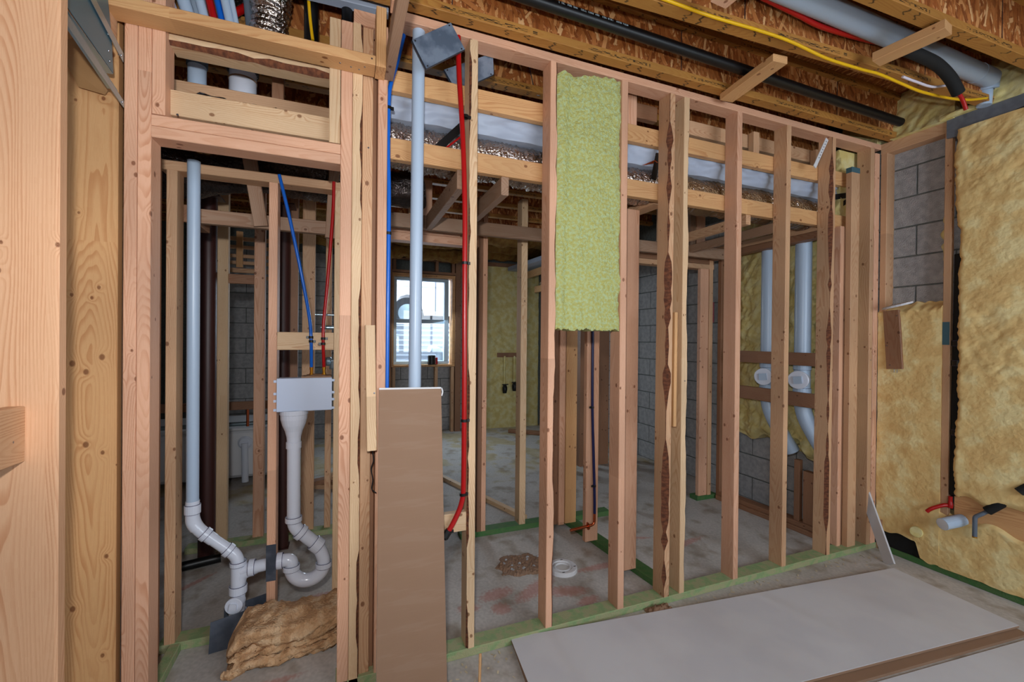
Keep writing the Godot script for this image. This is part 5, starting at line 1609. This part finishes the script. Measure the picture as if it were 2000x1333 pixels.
# =================================================================== pipes and cables among the joists
func ceiling_services():
	# bundle at the top left, rising behind the door-head beam
	var bun := [
		["white_tube", "white water tube at the far left of the bundle rising above the door-head beam", -0.700, 2.10, -0.045, "white_cable", 0.020],
		["white_tube", "white water tube, second from the left above the door-head beam", -0.640, 2.09, -0.06, "white_cable", 0.022],
		["white_tube", "thick white tube, third from the left above the door-head beam", -0.588, 2.12, -0.05, "pvc_cool", 0.024],
		["white_tube", "white water tube just left of the red one above the door-head beam", -0.532, 2.10, -0.04, "pvc_cool", 0.017],
		["red_tube", "upright red water tube in the bundle above the door-head beam", -0.500, 2.11, -0.036, "red_pex", 0.014],
		["blue_tube", "upright blue water tube in the bundle above the door-head beam", -0.472, 2.11, -0.034, "blue_pex", 0.012],
		["white_tube", "white water tube just right of the blue one above the door-head beam", -0.444, 2.10, -0.032, "pvc_cool", 0.016],
		["white_tube", "slim white water tube beside the foil duct above the door-head beam", -0.420, 2.10, -0.03, "pvc_cool", 0.010],
		["grey_tube", "grey conduit against the foil duct above the door-head beam", -0.373, 2.10, -0.012, "grey_pipe", 0.016],
	]
	for q in bun:
		var t := thing(q[0], q[1], "tube", P(q[2], 2.61, q[3]), "tubes rising above the door-head beam")
		part(t, "tube", tube(curve([P(q[2] - q[4] * 0.5, 2.61, q[3] + 0.015), P(q[2], 2.70, q[3]), P(q[2] + q[4], 2.86, q[3] - 0.03), P(q[2] + q[4] * 2.6, 3.05, q[3] - 0.08)]), q[6], 14), M[q[5]])
	solo("red_tube", "red water tube slanting across the strand board near the foil duct, top left", "tube", tube([P(-0.45, 2.78, 2.14), P(-0.36, 2.88, 2.16)], 0.016, 12), M.red_pex)
	var fd := thing("foil_duct", "upright silver flexible duct behind the door-head beam, top left", "duct", P(-0.28, 2.61, 2.08))
	var pts := []
	for i in 61:
		var q := i / 60.0
		pts.append(P(-0.300 + 0.03 * q * q, 2.61 + 0.43 * q, 2.08 - 0.04 * q))
	part(fd, "foil_sleeve", tube(pts, func(t: float, an: float) -> float: return 0.076 - 0.012 * exp(-pow((t - 0.32) / 0.10, 2.0)) + 0.005 * sin(t * 105.0 + an) + 0.005 * noise_b.get_noise_2d(t * 12.0, an * 1.5), 30, true, 6.0), M.foil)
	var bp := thing("black_vent", "black upright pipe with a yellow cable along it behind the door-head beam", "pipe", P(-0.135, 2.61, 2.02))
	part(bp, "pipe", tube([P(-0.135, 2.61, 2.02), P(-0.140, 3.05, 2.02)], 0.028, 20), M.black)
	part(bp, "cable", tube(curve([P(-0.128, 2.66, 1.985), P(-0.139, 2.75, 1.985), P(-0.150, 2.90, 1.985)]), 0.0065, 10), M.yellow)
	var bp2 := solo("black_vent", "short black pipe stub standing over the post group", "pipe", tube([P(0.005, 2.70, 1.97), P(0.005, 3.05, 1.97)], 0.023, 18), M.black)
	lumber_thing("pale_batten", "whitish batten under the joists above the post group", "batten", P(-0.30, 2.832, 1.955), P(0.17, 2.832, 1.935), Vector3.BACK, 0.05, 0.045, M.wrap)
	# black drain line between the first two joists, with its line of print
	var ab := thing("black_drain", "long black plastic pipe with pale lettering hung between the joists", "pipe", P(1.9, 2.80, 1.65))
	var a0 := P(-1.6, 2.856, 1.65)
	var a1 := P(3.26, 2.811, 1.65)
	part(ab, "pipe", tube([a0, a1], 0.025, 24), M.black)
	var tm := TextMesh.new()
	var sf := SystemFont.new()
	sf.font_names = PackedStringArray(["Droid Sans Mono"])
	tm.font = sf
	tm.text = "2 IN. FOR DWV  CELL CORE ABS  CSA B181  ASTM F628"
	tm.font_size = 24
	tm.pixel_size = 0.0005
	tm.depth = 0.0006
	tm.horizontal_alignment = HORIZONTAL_ALIGNMENT_LEFT
	var txt := MeshInstance3D.new()
	txt.mesh = tm
	txt.name = "printed_line"
	txt.material_override = M.print
	var ax := (a1 - a0).normalized()
	var out := Vector3(0, 0.25, 1).normalized()
	out = (out - ax * out.dot(ax)).normalized()
	var o := a0 + ax * (a1 - a0).length() * 0.50 + out * 0.0252
	txt.transform = Transform3D(Basis(ax, out.cross(ax), out), o - ab.position)
	ab.add_child(txt, true)
	# white drain running above, turning down at the right wall
	var pv := thing("white_drain", "thick white drain pipe under the joists turning down at the right wall", "pipe", P(2.4, 2.6, 1.2))
	part(pv, "pipe", tube([P(-1.5, 2.885, 1.27), P(3.36, 2.905, 1.285)], 0.048, 24), M.pvc_cool)
	part(pv, "elbow", tube(bent([P(3.22, 2.905, 1.285), P(3.36, 2.91, 1.29), P(3.385, 2.90, 1.305), P(3.392, 2.86, 1.31)], 0.06), 0.050, 24), M.pvc_cool)
	part(pv, "drop", tube([P(3.388, 2.93, 1.310), P(3.388, 2.775, 1.318)], 0.032, 20), M.pvc_cool)
	ring(pv, "coupling", P(3.388, 2.868, 1.312), Vector3.UP, 0.036, 0.012, M.pvc_cool)
	# red tube, yellow cable
	solo("red_tube", "red water tube sagging beside the thick white drain under the joists", "tube", tube(curve([P(0.8, 2.93, 1.345), P(1.40, 2.90, 1.335), P(1.681, 2.882, 1.33), P(1.872, 2.871, 1.33), P(2.043, 2.862, 1.33), P(2.378, 2.889, 1.33), P(2.562, 2.916, 1.325)]), 0.011, 12), M.red_pex)
	var yc := thing("yellow_cable", "yellow electrical cable looping along the edge of a joist", "cable", P(2.2, 2.79, 1.45))
	part(yc, "cable", tube(curve([P(0.30, 2.81, 1.449), P(0.995, 2.798, 1.410), P(1.196, 2.790, 1.399), P(1.426, 2.778, 1.385), P(1.684, 2.779, 1.371), P(1.870, 2.772, 1.361), P(2.091, 2.746, 1.350), P(2.306, 2.742, 1.338), P(2.446, 2.744, 1.330), P(2.605, 2.731, 1.322), P(2.771, 2.718, 1.313), P(2.996, 2.726, 1.300), P(3.167, 2.749, 1.291), P(3.33, 2.79, 1.285)]), 0.0068, 10), M.yellow)
	solo("white_cable", "short white cable end near the insulated pipe at the right wall", "cable", tube(curve([P(2.562, 2.735, 1.290), P(2.656, 2.730, 1.285), P(2.811, 2.737, 1.285), P(2.975, 2.786, 1.285)]), 0.006, 10), M.white_cable)
	# insulated pipe
	var ip := thing("insulated_pipe", "black foam-insulated pipe bending down to a red tube end at the right wall", "pipe", P(3.1, 2.7, 1.35))
	part(ip, "insulation", tube(curve([P(2.45, 2.80, 1.225), P(2.572, 2.795, 1.22), P(2.70, 2.788, 1.22), P(2.813, 2.750, 1.22), P(2.893, 2.689, 1.22)], 10), 0.026, 18), M.black_matt)
	part(ip, "tube_end", tube(curve([P(2.885, 2.694, 1.22), P(2.931, 2.663, 1.22), P(2.968, 2.622, 1.222)]), 0.009, 12), M.red_pex)
	# bridging blocks
	lumber_thing("bridging_block", "reddish bridging block laid across under two joists above the stud wall", "block", P(1.965, 2.766, 1.80), P(1.925, 2.766, 1.455), Vector3.RIGHT, 0.085, 0.036, wood("amber", 3), "bridging blocks under the joists")
	lumber_thing("bridging_block", "orange bridging block under the white drain at the upper right", "block", P(2.325, 2.752, 1.275), P(2.36, 2.752, 1.03), Vector3.RIGHT, 0.080, 0.040, wood("amber", 2), "bridging blocks under the joists")
	lumber_thing("bridging_block", "pale bridging block cut off by the top edge of the picture", "block", P(1.355, 2.752, 1.285), P(1.37, 2.752, 1.0), Vector3.RIGHT, 0.085, 0.040, wood("pink", 3), "bridging blocks under the joists")
	# wire hook in the first bay
	solo("wire_hanger", "thin wire hanger hooked on the timber behind the first full stud bay", "hanger", tube(curve([P(0.935, 2.985, 2.205), P(0.965, 2.87, 2.205), P(0.985, 2.80, 2.205), P(1.01, 2.785, 2.20), P(1.03, 2.80, 2.195)]), 0.004, 8), M.nail)


# =================================================================== things on the right wall
func right_things():
	for k in 2:
		var d: float = [2.455, 2.178][k]
		var v := thing("vent_stack", ["white vent stack with a cleanout against the pale foam, left one of the pair", "white vent stack with a cleanout against the pale foam, right one of the pair"][k], "pipe", P(3.13, 0.6, d), "vent stacks in the right back room")
		var r := 0.053
		part(v, "riser", tube(bent([P(3.15, 2.185, d), P(3.15, 0.90, d), P(3.16, 0.70, d - 0.12), P(3.22, 0.58, d - 0.16)], 0.14), r, 22), M.pvc_cool)
		ring(v, "coupling", P(3.15, 1.245, d), Vector3.UP, 0.058, 0.03, M.pvc_cool)
		ring(v, "coupling", P(3.15, 1.05, d), Vector3.UP, 0.058, 0.03, M.pvc_cool)
		var ax := Vector3(-0.9, 0.0, 0.35)
		part(v, "cleanout", lathe(P(3.15, 1.145, d), ax, [[0, 0.056], [0.085, 0.056], [0.087, 0.066], [0.105, 0.066], [0.108, 0.062], [0.108, 0.0]], 24), M.pvc)
		var q := P(3.15, 1.145, d) + ax.normalized() * 0.108
		part(v, "square_plug", stick(q, q + ax.normalized() * 0.014, Vector3(0.35, 0.1, 0.9), 0.052, 0.052, 0.002)[0], M.pvc_cool)
	# scraps on the foam
	var s := thing("wood_scrap", "knotty brown board scrap stuck upright on the foam of the narrow bay", "board", P(3.43, 1.245, 1.75))
	part(s, "board", stick(P(3.428, 1.245, 1.746), P(3.428, 1.637, 1.771), Vector3.BACK, 0.092, 0.02, 0.003)[0], wood("brown", 3))
	nails(s, [P(3.417, 1.60, 1.735), P(3.417, 1.27, 1.77), P(3.417, 1.40, 1.79)], Vector3.LEFT)
	part(s, "staple_leg", tube([P(3.428, 1.245, 1.75), P(3.424, 1.222, 1.75)], 0.002, 6), M.nail)
	part(s, "staple_leg", tube([P(3.428, 1.245, 1.735), P(3.424, 1.220, 1.733)], 0.002, 6), M.nail)
	var dd := thing("drywall_scrap", "pointed oval drywall scrap resting on the foam ledge above the wood scrap", "drywall", P(3.40, 1.65, 1.72))
	var ov := []
	for i in 20:
		var an := TAU * i / 20.0
		ov.append(P(3.385 + 0.06 * sin(an), 1.672 + 0.014 * sin(an) + 0.016 * cos(an), 1.722 - 0.075 * cos(an) * (1.0 if cos(an) < 0 else 1.15)))
	part(dd, "sheet", plate(ov, Vector3(0, -0.013, 0)), M.paper)
	# black pipe in the slot beside the foam
	var b := thing("black_riser", "black pipe standing in the slot between the thin stud and the thick foam", "pipe", P(3.47, 0.5, 1.45))
	part(b, "pipe", tube([P(3.468, 1.96, 1.437), P(3.468, 0.50, 1.447)], 0.031, 20), M.black_matt)
	for y in [1.42, 1.30, 0.88]:
		ring(b, "coupling", P(3.468, y, 1.4435), Vector3.UP, 0.034, 0.015, M.black)
	# stub-outs
	var st := thing("pipe_stub", "stubby white drain pipe poking out of the foam low on the right wall", "pipe", P(3.37, 0.3, 1.45))
	part(st, "pipe", pipe_open([P(3.46, 0.362, 1.415), P(3.333, 0.340, 1.451)], 0.034, 0.004), M.pvc_cool)
	part(st, "end_cap", lathe(P(3.3345, 0.3402, 1.4506), Vector3(-0.127, -0.022, -0.036), [[0, 0.032], [0.002, 0.032], [0.003, 0.0]], 22), M.white)
	solo("red_stub", "bent red water tube end sticking out of the foam left of the white stub", "tube", tube(curve([P(3.45, 0.43, 1.465), P(3.42, 0.43, 1.485), P(3.385, 0.40, 1.525), P(3.375, 0.375, 1.545)]), 0.011, 12), M.red_pex)
	solo("red_valve", "small red fitting on the thin stud just above the white stub", "fitting", lathe(P(3.44, 0.42, 1.462), Vector3(0, 1, 0), [[0, 0.0], [0, 0.012], [0.02, 0.014], [0.04, 0.010], [0.07, 0.010], [0.07, 0.0]], 14), M.red_pex)
	var el := thing("grey_elbow", "grey water pipe elbow pointing down out of the foam at the right edge", "pipe", P(3.40, 0.3, 1.33))
	part(el, "pipe", tube(bent([P(3.45, 0.50, 1.26), P(3.41, 0.435, 1.320), P(3.405, 0.418, 1.338), P(3.405, 0.305, 1.338)], 0.02), 0.011, 14), M.grey_pipe)
	part(el, "pipe_end", tube([P(3.405, 0.305, 1.338), P(3.405, 0.298, 1.338)], 0.0112, 14), M.brass)
	part(el, "sleeve", tube([P(3.425, 0.465, 1.295), P(3.45, 0.60, 1.18)], 0.024, 14), M.black_matt)
	solo("black_sleeve", "black pipe sleeve end in the foam at the right edge of the picture", "pipe", tube([P(3.40, 0.62, 1.165), P(3.45, 0.70, 1.10)], 0.022, 14), M.black_matt)
	# leaning drywall strip in the corner
	var ls := thing("leaning_strip", "narrow white drywall strip leaning in the corner at the foot of the right wall", "drywall", P(3.3, 0, 1.75))
	part(ls, "strip", stick(P(3.255, 0.006, 1.672), P(3.37, 0.385, 1.885), Vector3(-0.3, 0, 1), 0.072, 0.0125, 0.001)[0], M.paper)


# =================================================================== sheets and litter on the floor
func floor_things():
	var s := thing("drywall_sheet", "wide white drywall sheet lying flat on the slab in front of the wall", "drywall", P(1.93, 0, 1.45))
	var c := [P(0.735, 0.0275, 1.862), P(3.178, 0.0275, 1.612), P(3.122, 0.0275, 1.062), P(0.679, 0.0275, 1.312)]
	part(s, "face_paper", plate(c, Vector3(0, -0.002, 0)), M.paper)
	part(s, "core", plate([c[0] - Vector3(0, 0.002, 0), c[1] - Vector3(0, 0.002, 0), c[2] - Vector3(0, 0.002, 0), c[3] - Vector3(0, 0.002, 0)], Vector3(0, -0.0105, 0)), M.kraft, "brown torn edge")
	var s2 := thing("drywall_sheet", "drywall sheet, brown side up, showing as a strip under the white one", "drywall", P(1.93, 0, 1.2))
	var e := [P(0.735, 0.0125, 1.80), P(3.17, 0.0125, 1.56), P(3.105, 0.0125, 1.026), P(0.66, 0.0125, 1.262)]
	part(s2, "backing_paper", plate(e, Vector3(0, -0.012, 0)), M.kraft)
	var s3 := solo("drywall_sheet", "third sheet, pale side up, at the lower right corner of the picture", "drywall", plate([P(0.655, 0.008, 1.245), P(3.40, 0.008, 0.978), P(3.30, 0.008, 0.30), P(0.60, 0.008, 0.56)], Vector3(0, -0.0075, 0)), M.paper)
	lumber_thing("wood_shard", "small upright splinter of wood on the slab by the corner of the white sheet", "splinter", P(0.535, 0.0, 1.700), P(0.548, 0.09, 1.735), Vector3.RIGHT, 0.012, 0.006, wood("amber", 1))
	# shavings and crumbs along the foot of the wall
	var lit := thing("sawdust_litter", "scatter of wood chips and plaster crumbs along the foot of the stud wall", "litter", P(1.8, 0, 1.8))
	var bb := Builder.new()
	for k in 130:
		var x := rng.randf_range(0.45, 3.3)
		var d := 1.835 - absf(rng.randfn(0.0, 0.05))
		if k % 4 == 0:
			d = rng.randf_range(1.66, 1.84)
			x = rng.randf_range(0.4, 0.72) if k % 8 == 0 else rng.randf_range(1.9, 3.3)
		if d < 1.88 - 0.10 * (x - 0.7) and x > 0.72 and d < 1.86 - 0.102 * (x - 0.735) + 0.01:
			continue
		var a := rng.randf() * TAU
		var w := rng.randf_range(0.001, 0.004)
		var l := rng.randf_range(0.002, 0.010)
		var u := Vector3(cos(a), rng.randf_range(-0.1, 0.25), sin(a)) * l
		var v := Vector3(-sin(a), 0, cos(a)) * w
		var p := P(x, 0.003, d)
		bb.quad(p - u - v, p + u - v, p + u + v, p - u + v, Vector3.UP)
		bb.quad(p - u - v - Vector3(0, 0.002, 0), p + u - v - Vector3(0, 0.002, 0), p + u + v - Vector3(0, 0.002, 0), p - u + v - Vector3(0, 0.002, 0), Vector3.DOWN)
	part(lit, "wood_chips", bb.mesh(), M.crumbs).set_meta("kind", "stuff")
	lit.set_meta("kind", "stuff")
	var cru := thing("paper_scrap", "crumpled tan scrap on the green plate in front of the twin studs", "scrap", P(1.56, 0, 1.83))
	part(cru, "scrap", relief(func(a: float, q: float) -> Vector3: return P(lerpf(1.48, 1.62, a), 0.004 + 0.022 * absf(noise_a.get_noise_2d(a * 4.0, q * 4.0)) + 0.018 * sin(PI * a) * sin(PI * q), lerpf(1.775, 1.842, q)), 14, 10, Vector3(0, -0.01, 0)), M.kraft)
	# plank lying in the doorway behind
	lumber_thing("floor_plank", "long pale-edged plank lying on the far floor beyond the bathroom", "plank", P(0.60, 0.02, 5.3), P(1.335, 0.02, 3.10), Vector3.RIGHT, 0.045, 0.038, wood("pale", 1))
	lumber_thing("floor_plank", "short plank lying on the far floor against the foam wall", "plank", P(2.35, 0.03, 6.1), P(2.85, 0.03, 5.7), Vector3.RIGHT, 0.09, 0.05, wood("brown", 1))


# =================================================================== the far room and what its window shows
func far_room():
	var w := struct("window_1", "far double-hung window in a yellow foam-edged opening, bright outside", P(1.09, 1.0, 6.5))
	var x0 := 0.683
	var x1 := 1.50
	var y0 := 1.03
	var y1 := 2.325
	for q in [[x0 - 0.03, x1 + 0.085, y1 + 0.005, y1 + 0.05], [x0 - 0.03, x1 + 0.085, y0 - 0.035, y0 - 0.004], [x1 + 0.045, x1 + 0.085, y0 - 0.004, y1 + 0.005], [x0 - 0.03, x0 - 0.004, y0 - 0.004, y1 + 0.005]]:
		part(w, "jamb_board", box(q[0], q[1], q[2], q[3], 6.45, 6.66), M.wood_amber_1)
	for q in [[x0, x1, y1 - 0.045, y1], [x0, x1, y0, y0 + 0.05], [x0, x0 + 0.042, y0 + 0.05, y1 - 0.045], [x1 - 0.065, x1, y0 + 0.05, y1 - 0.045]]:
		part(w, "frame", box(q[0], q[1], q[2], q[3], 6.52, 6.60, 0.006), M.vinyl)
	part(w, "meeting_rail", box(x0 + 0.042, x1 - 0.065, 1.645, 1.705, 6.53, 6.58, 0.006), M.vinyl)
	part(w, "pane", box(x0 + 0.042, x1 - 0.065, y0 + 0.05, 1.645, 6.55, 6.554), M.glass)
	part(w, "pane", box(x0 + 0.042, x1 - 0.065, 1.705, y1 - 0.045, 6.565, 6.569), M.glass)
	# studs round the window
	for q in [[0.60, 0.652, 0.0, 2.58], [1.59, 1.68, 0.0, 2.6]]:
		lum(w, "stud", q[0], q[1], q[2], q[3], 6.44, 6.53, wood("brown"))
	for q in [[0.64, 1.60, 2.575, 2.60], [0.64, 1.60, 2.385, 2.42]]:
		lum(w, "head_board", q[0], q[1], q[2], q[3], 6.44, 6.53, wood("brown"))
	for x in [0.66, 1.28, 1.53]:
		lum(w, "cripple_stud", x, x + 0.045, 2.42, 2.575, 6.44, 6.53, wood("brown"))
		lum(w, "cripple_stud", x, x + 0.045, 0.0, 0.99, 6.44, 6.53, wood("tan"))
	# things on the sill and in the well
	solo("black_can", "small black can standing on the far window sill", "can", lathe(P(1.235, 1.031, 6.47), Vector3.UP, [[0, 0.0], [0, 0.055], [0.004, 0.057], [0.13, 0.057], [0.134, 0.054], [0.12, 0.050], [0.12, 0.0]], 20), M.black)
	solo("red_bottle_cap", "small dark red cap beside the black can on the far window sill", "cap", lathe(P(1.305, 1.031, 6.50), Vector3.UP, [[0, 0.0], [0, 0.03], [0.09, 0.03], [0.10, 0.024], [0.10, 0.0]], 16), M.red_pex)
	solo("vent_elbow", "grey plastic vent elbow outside the far window, low in the window well", "pipe", tube(bent([P(1.46, 0.90, 6.90), P(1.44, 1.24, 6.90), P(1.26, 1.26, 6.80)], 0.13), 0.055, 20), M.vinyl)
	# window well
	var ww := thing("window_well", "curved corrugated steel window well outside the far window", "window well", P(1.09, 0.9, 7.2))
	var rows := []
	for j in 141:
		var y := 0.80 + 0.86 * j / 140.0
		var row := []
		for i in 41:
			var an := PI * i / 40.0
			var r := 1.0 + 0.018 * sin((y - 0.8) * TAU / 0.085)
			row.append(P(1.09 - 0.85 * r * cos(an), y, 6.82 + 0.75 * r * sin(an)))
		rows.append(row)
	var wb := Builder.new()
	wb.grid(rows, false, null)
	part(ww, "corrugated_wall", wb.mesh(), M.galv_white)
	part(ww, "rolled_rim", tube(rows[140], 0.018, 8), M.galv_white)
	var gr := struct("ground", "pale gravel ground outside the far window")
	part(gr, "well_floor", box(0.0, 2.2, 0.75, 0.80, 6.80, 7.8), M.block)
	part(gr, "yard", box(-6.0, 8.0, 1.55, 1.63, 7.62, 30.0), M.block)
	part(gr, "yard", box(-6.0, 0.2, 1.55, 1.63, 6.80, 7.62), M.block)
	part(gr, "yard", box(2.0, 8.0, 1.55, 1.63, 6.80, 7.62), M.block)
	# white vehicle parked beyond
	var car := thing("car", "white car body with a dark wheel, cut off by the far window", "car", P(2.2, 1.63, 10.2))
	var body := PackedVector2Array()
	part(car, "body", plate([P(0.2, 1.93, 9.6), P(0.95, 1.93, 9.6), P(1.02, 2.18, 9.6), P(1.14, 2.33, 9.6), P(1.30, 2.38, 9.6), P(1.46, 2.33, 9.6), P(1.58, 2.18, 9.6), P(1.66, 1.93, 9.6), P(4.5, 1.93, 9.6), P(4.5, 3.6, 9.6), P(0.2, 3.6, 9.6)], Vector3(0, 0, -1.8)), M.car_white)
	part(car, "door_seam", box(1.9, 1.92, 1.95, 3.6, 9.592, 9.60), M.grey_pipe)
	part(car, "trim_line", box(0.2, 4.5, 2.55, 2.565, 9.592, 9.60), M.vinyl)
	part(car, "tyre", lathe(P(1.30, 1.97, 9.62), Vector3.BACK, [[-0.2, 0.0], [-0.2, 0.33], [0.0, 0.34], [0.02, 0.32], [0.02, 0.21], [0.0, 0.20]], 32), M.rubber)
	part(car, "wheel_rim", lathe(P(1.30, 1.97, 9.62), Vector3.BACK, [[-0.02, 0.21], [0.0, 0.20], [0.015, 0.06], [0.02, 0.0]], 24), M.galvanised)
	part(car, "undertray", box(0.3, 4.4, 1.80, 1.95, 9.8, 11.2), M.rubber)
	# sagging ceiling insulation
	var labs := ["sagging yellow-brown insulation between far ceiling joists, nearest strip of the row", "sagging yellow-brown insulation between far ceiling joists, second strip of the row", "sagging yellow-brown insulation between far ceiling joists, third strip of the row", "sagging yellow-brown insulation between far ceiling joists, strip along the window wall"]
	for k in 4:
		var d0 := 4.99 + 0.4 * k - 0.0
		var t := thing("ceiling_batt", labs[k], "insulation", P(1.0, 2.7, d0 + 0.17), "ceiling insulation of the far room")
		var ft := func(a: float, q: float) -> Vector3:
			var x := lerpf(-0.6, 3.1, a)
			var y := 2.80 - (0.07 + 0.02 * k) * sin(PI * clampf(q, 0.0, 1.0)) - 0.05 * noise_b.get_noise_2d(x * 2.2, k * 5.0 + q * 1.2) * sin(PI * q) - 0.008 * noise_b.get_noise_2d(x * 16.0, q * 6.0)
			return P(x, y, lerpf(d0 + 0.055, d0 + 0.405, q))
		part(t, "fibreglass", relief(ft, 90, 14, Vector3(0, 0.15, 0)), M.dull_batt)
	var hb := thing("hanging_batt", "rolled edge of pale insulation hanging above the far window", "insulation", P(0.9, 2.5, 6.2))
	var hp := []
	for i in 61:
		hp.append(P(0.2 + 1.6 * i / 60.0, 2.66 + 0.015 * sin(i * 0.35), 6.26))
	part(hb, "fibreglass", tube(hp, func(t: float, an: float) -> float: return 0.105 + 0.03 * noise_b.get_noise_2d(t * 9.0, an * 1.2) + 0.006 * noise_a.get_noise_2d(t * 60.0, an * 3.0), 26), M.dull_batt)
	# small duct and ledge at the right of the far room
	var du := thing("grey_duct", "flat grey duct and ledge boards high on the right of the far room", "duct", P(2.75, 2.2, 5.2))
	part(du, "duct", plate([P(2.42, 2.50, 6.40), P(2.60, 2.52, 4.6), P(3.3, 2.52, 4.6), P(3.3, 2.50, 6.40)], Vector3(0, 0.06, 0)), M.wrap)
	lum(du, "ledge_board", 2.62, 2.66, 2.36, 2.46, 4.5, 6.2, wood("amber", 2), "", {}, "z")
	lum(du, "ledge_board", 2.66, 2.70, 2.12, 2.21, 4.5, 5.9, wood("amber", 1), "", {}, "z")
	part(du, "foil_sleeve", tube([P(2.85, 2.30, 4.5), P(2.85, 2.28, 6.0)], func(t: float, an: float) -> float: return 0.075 + 0.01 * sin(t * 80.0), 16), M.foil)
	# shut-off valves on the foam
	var vl := [["dark shut-off valve on a foam-coated pipe low on the far foam wall, left one", 2.395, 0.63], ["dark shut-off valve low on the far foam wall, right one by the stud", 2.56, 0.66]]
	for q in vl:
		var v := thing("shutoff_valve", q[0], "valve", P(q[1], q[2] - 0.08, 6.42), "valves on the far foam wall")
		part(v, "body", lathe(P(q[1], q[2] - 0.07, 6.42), Vector3.UP, [[0, 0.0], [0, 0.03], [0.05, 0.04], [0.09, 0.04], [0.13, 0.025], [0.13, 0.0]], 14), M.black)
		part(v, "handle", stick(P(q[1] - 0.05, q[2] + 0.07, 6.40), P(q[1] + 0.05, q[2] + 0.07, 6.40), Vector3.UP, 0.014, 0.02)[0], M.black)
		part(v, "pipe", tube([P(q[1], q[2] + 0.05, 6.43), P(q[1], 1.15, 6.43)], 0.014), M.foam_pale)
	lumber_thing("pipe_block", "dark brown wooden bracket carrying the pipes on the far foam wall", "bracket", P(2.28, 1.165, 6.46), P(2.62, 1.165, 6.46), Vector3.BACK, 0.03, 0.07, wood("brown", 4))
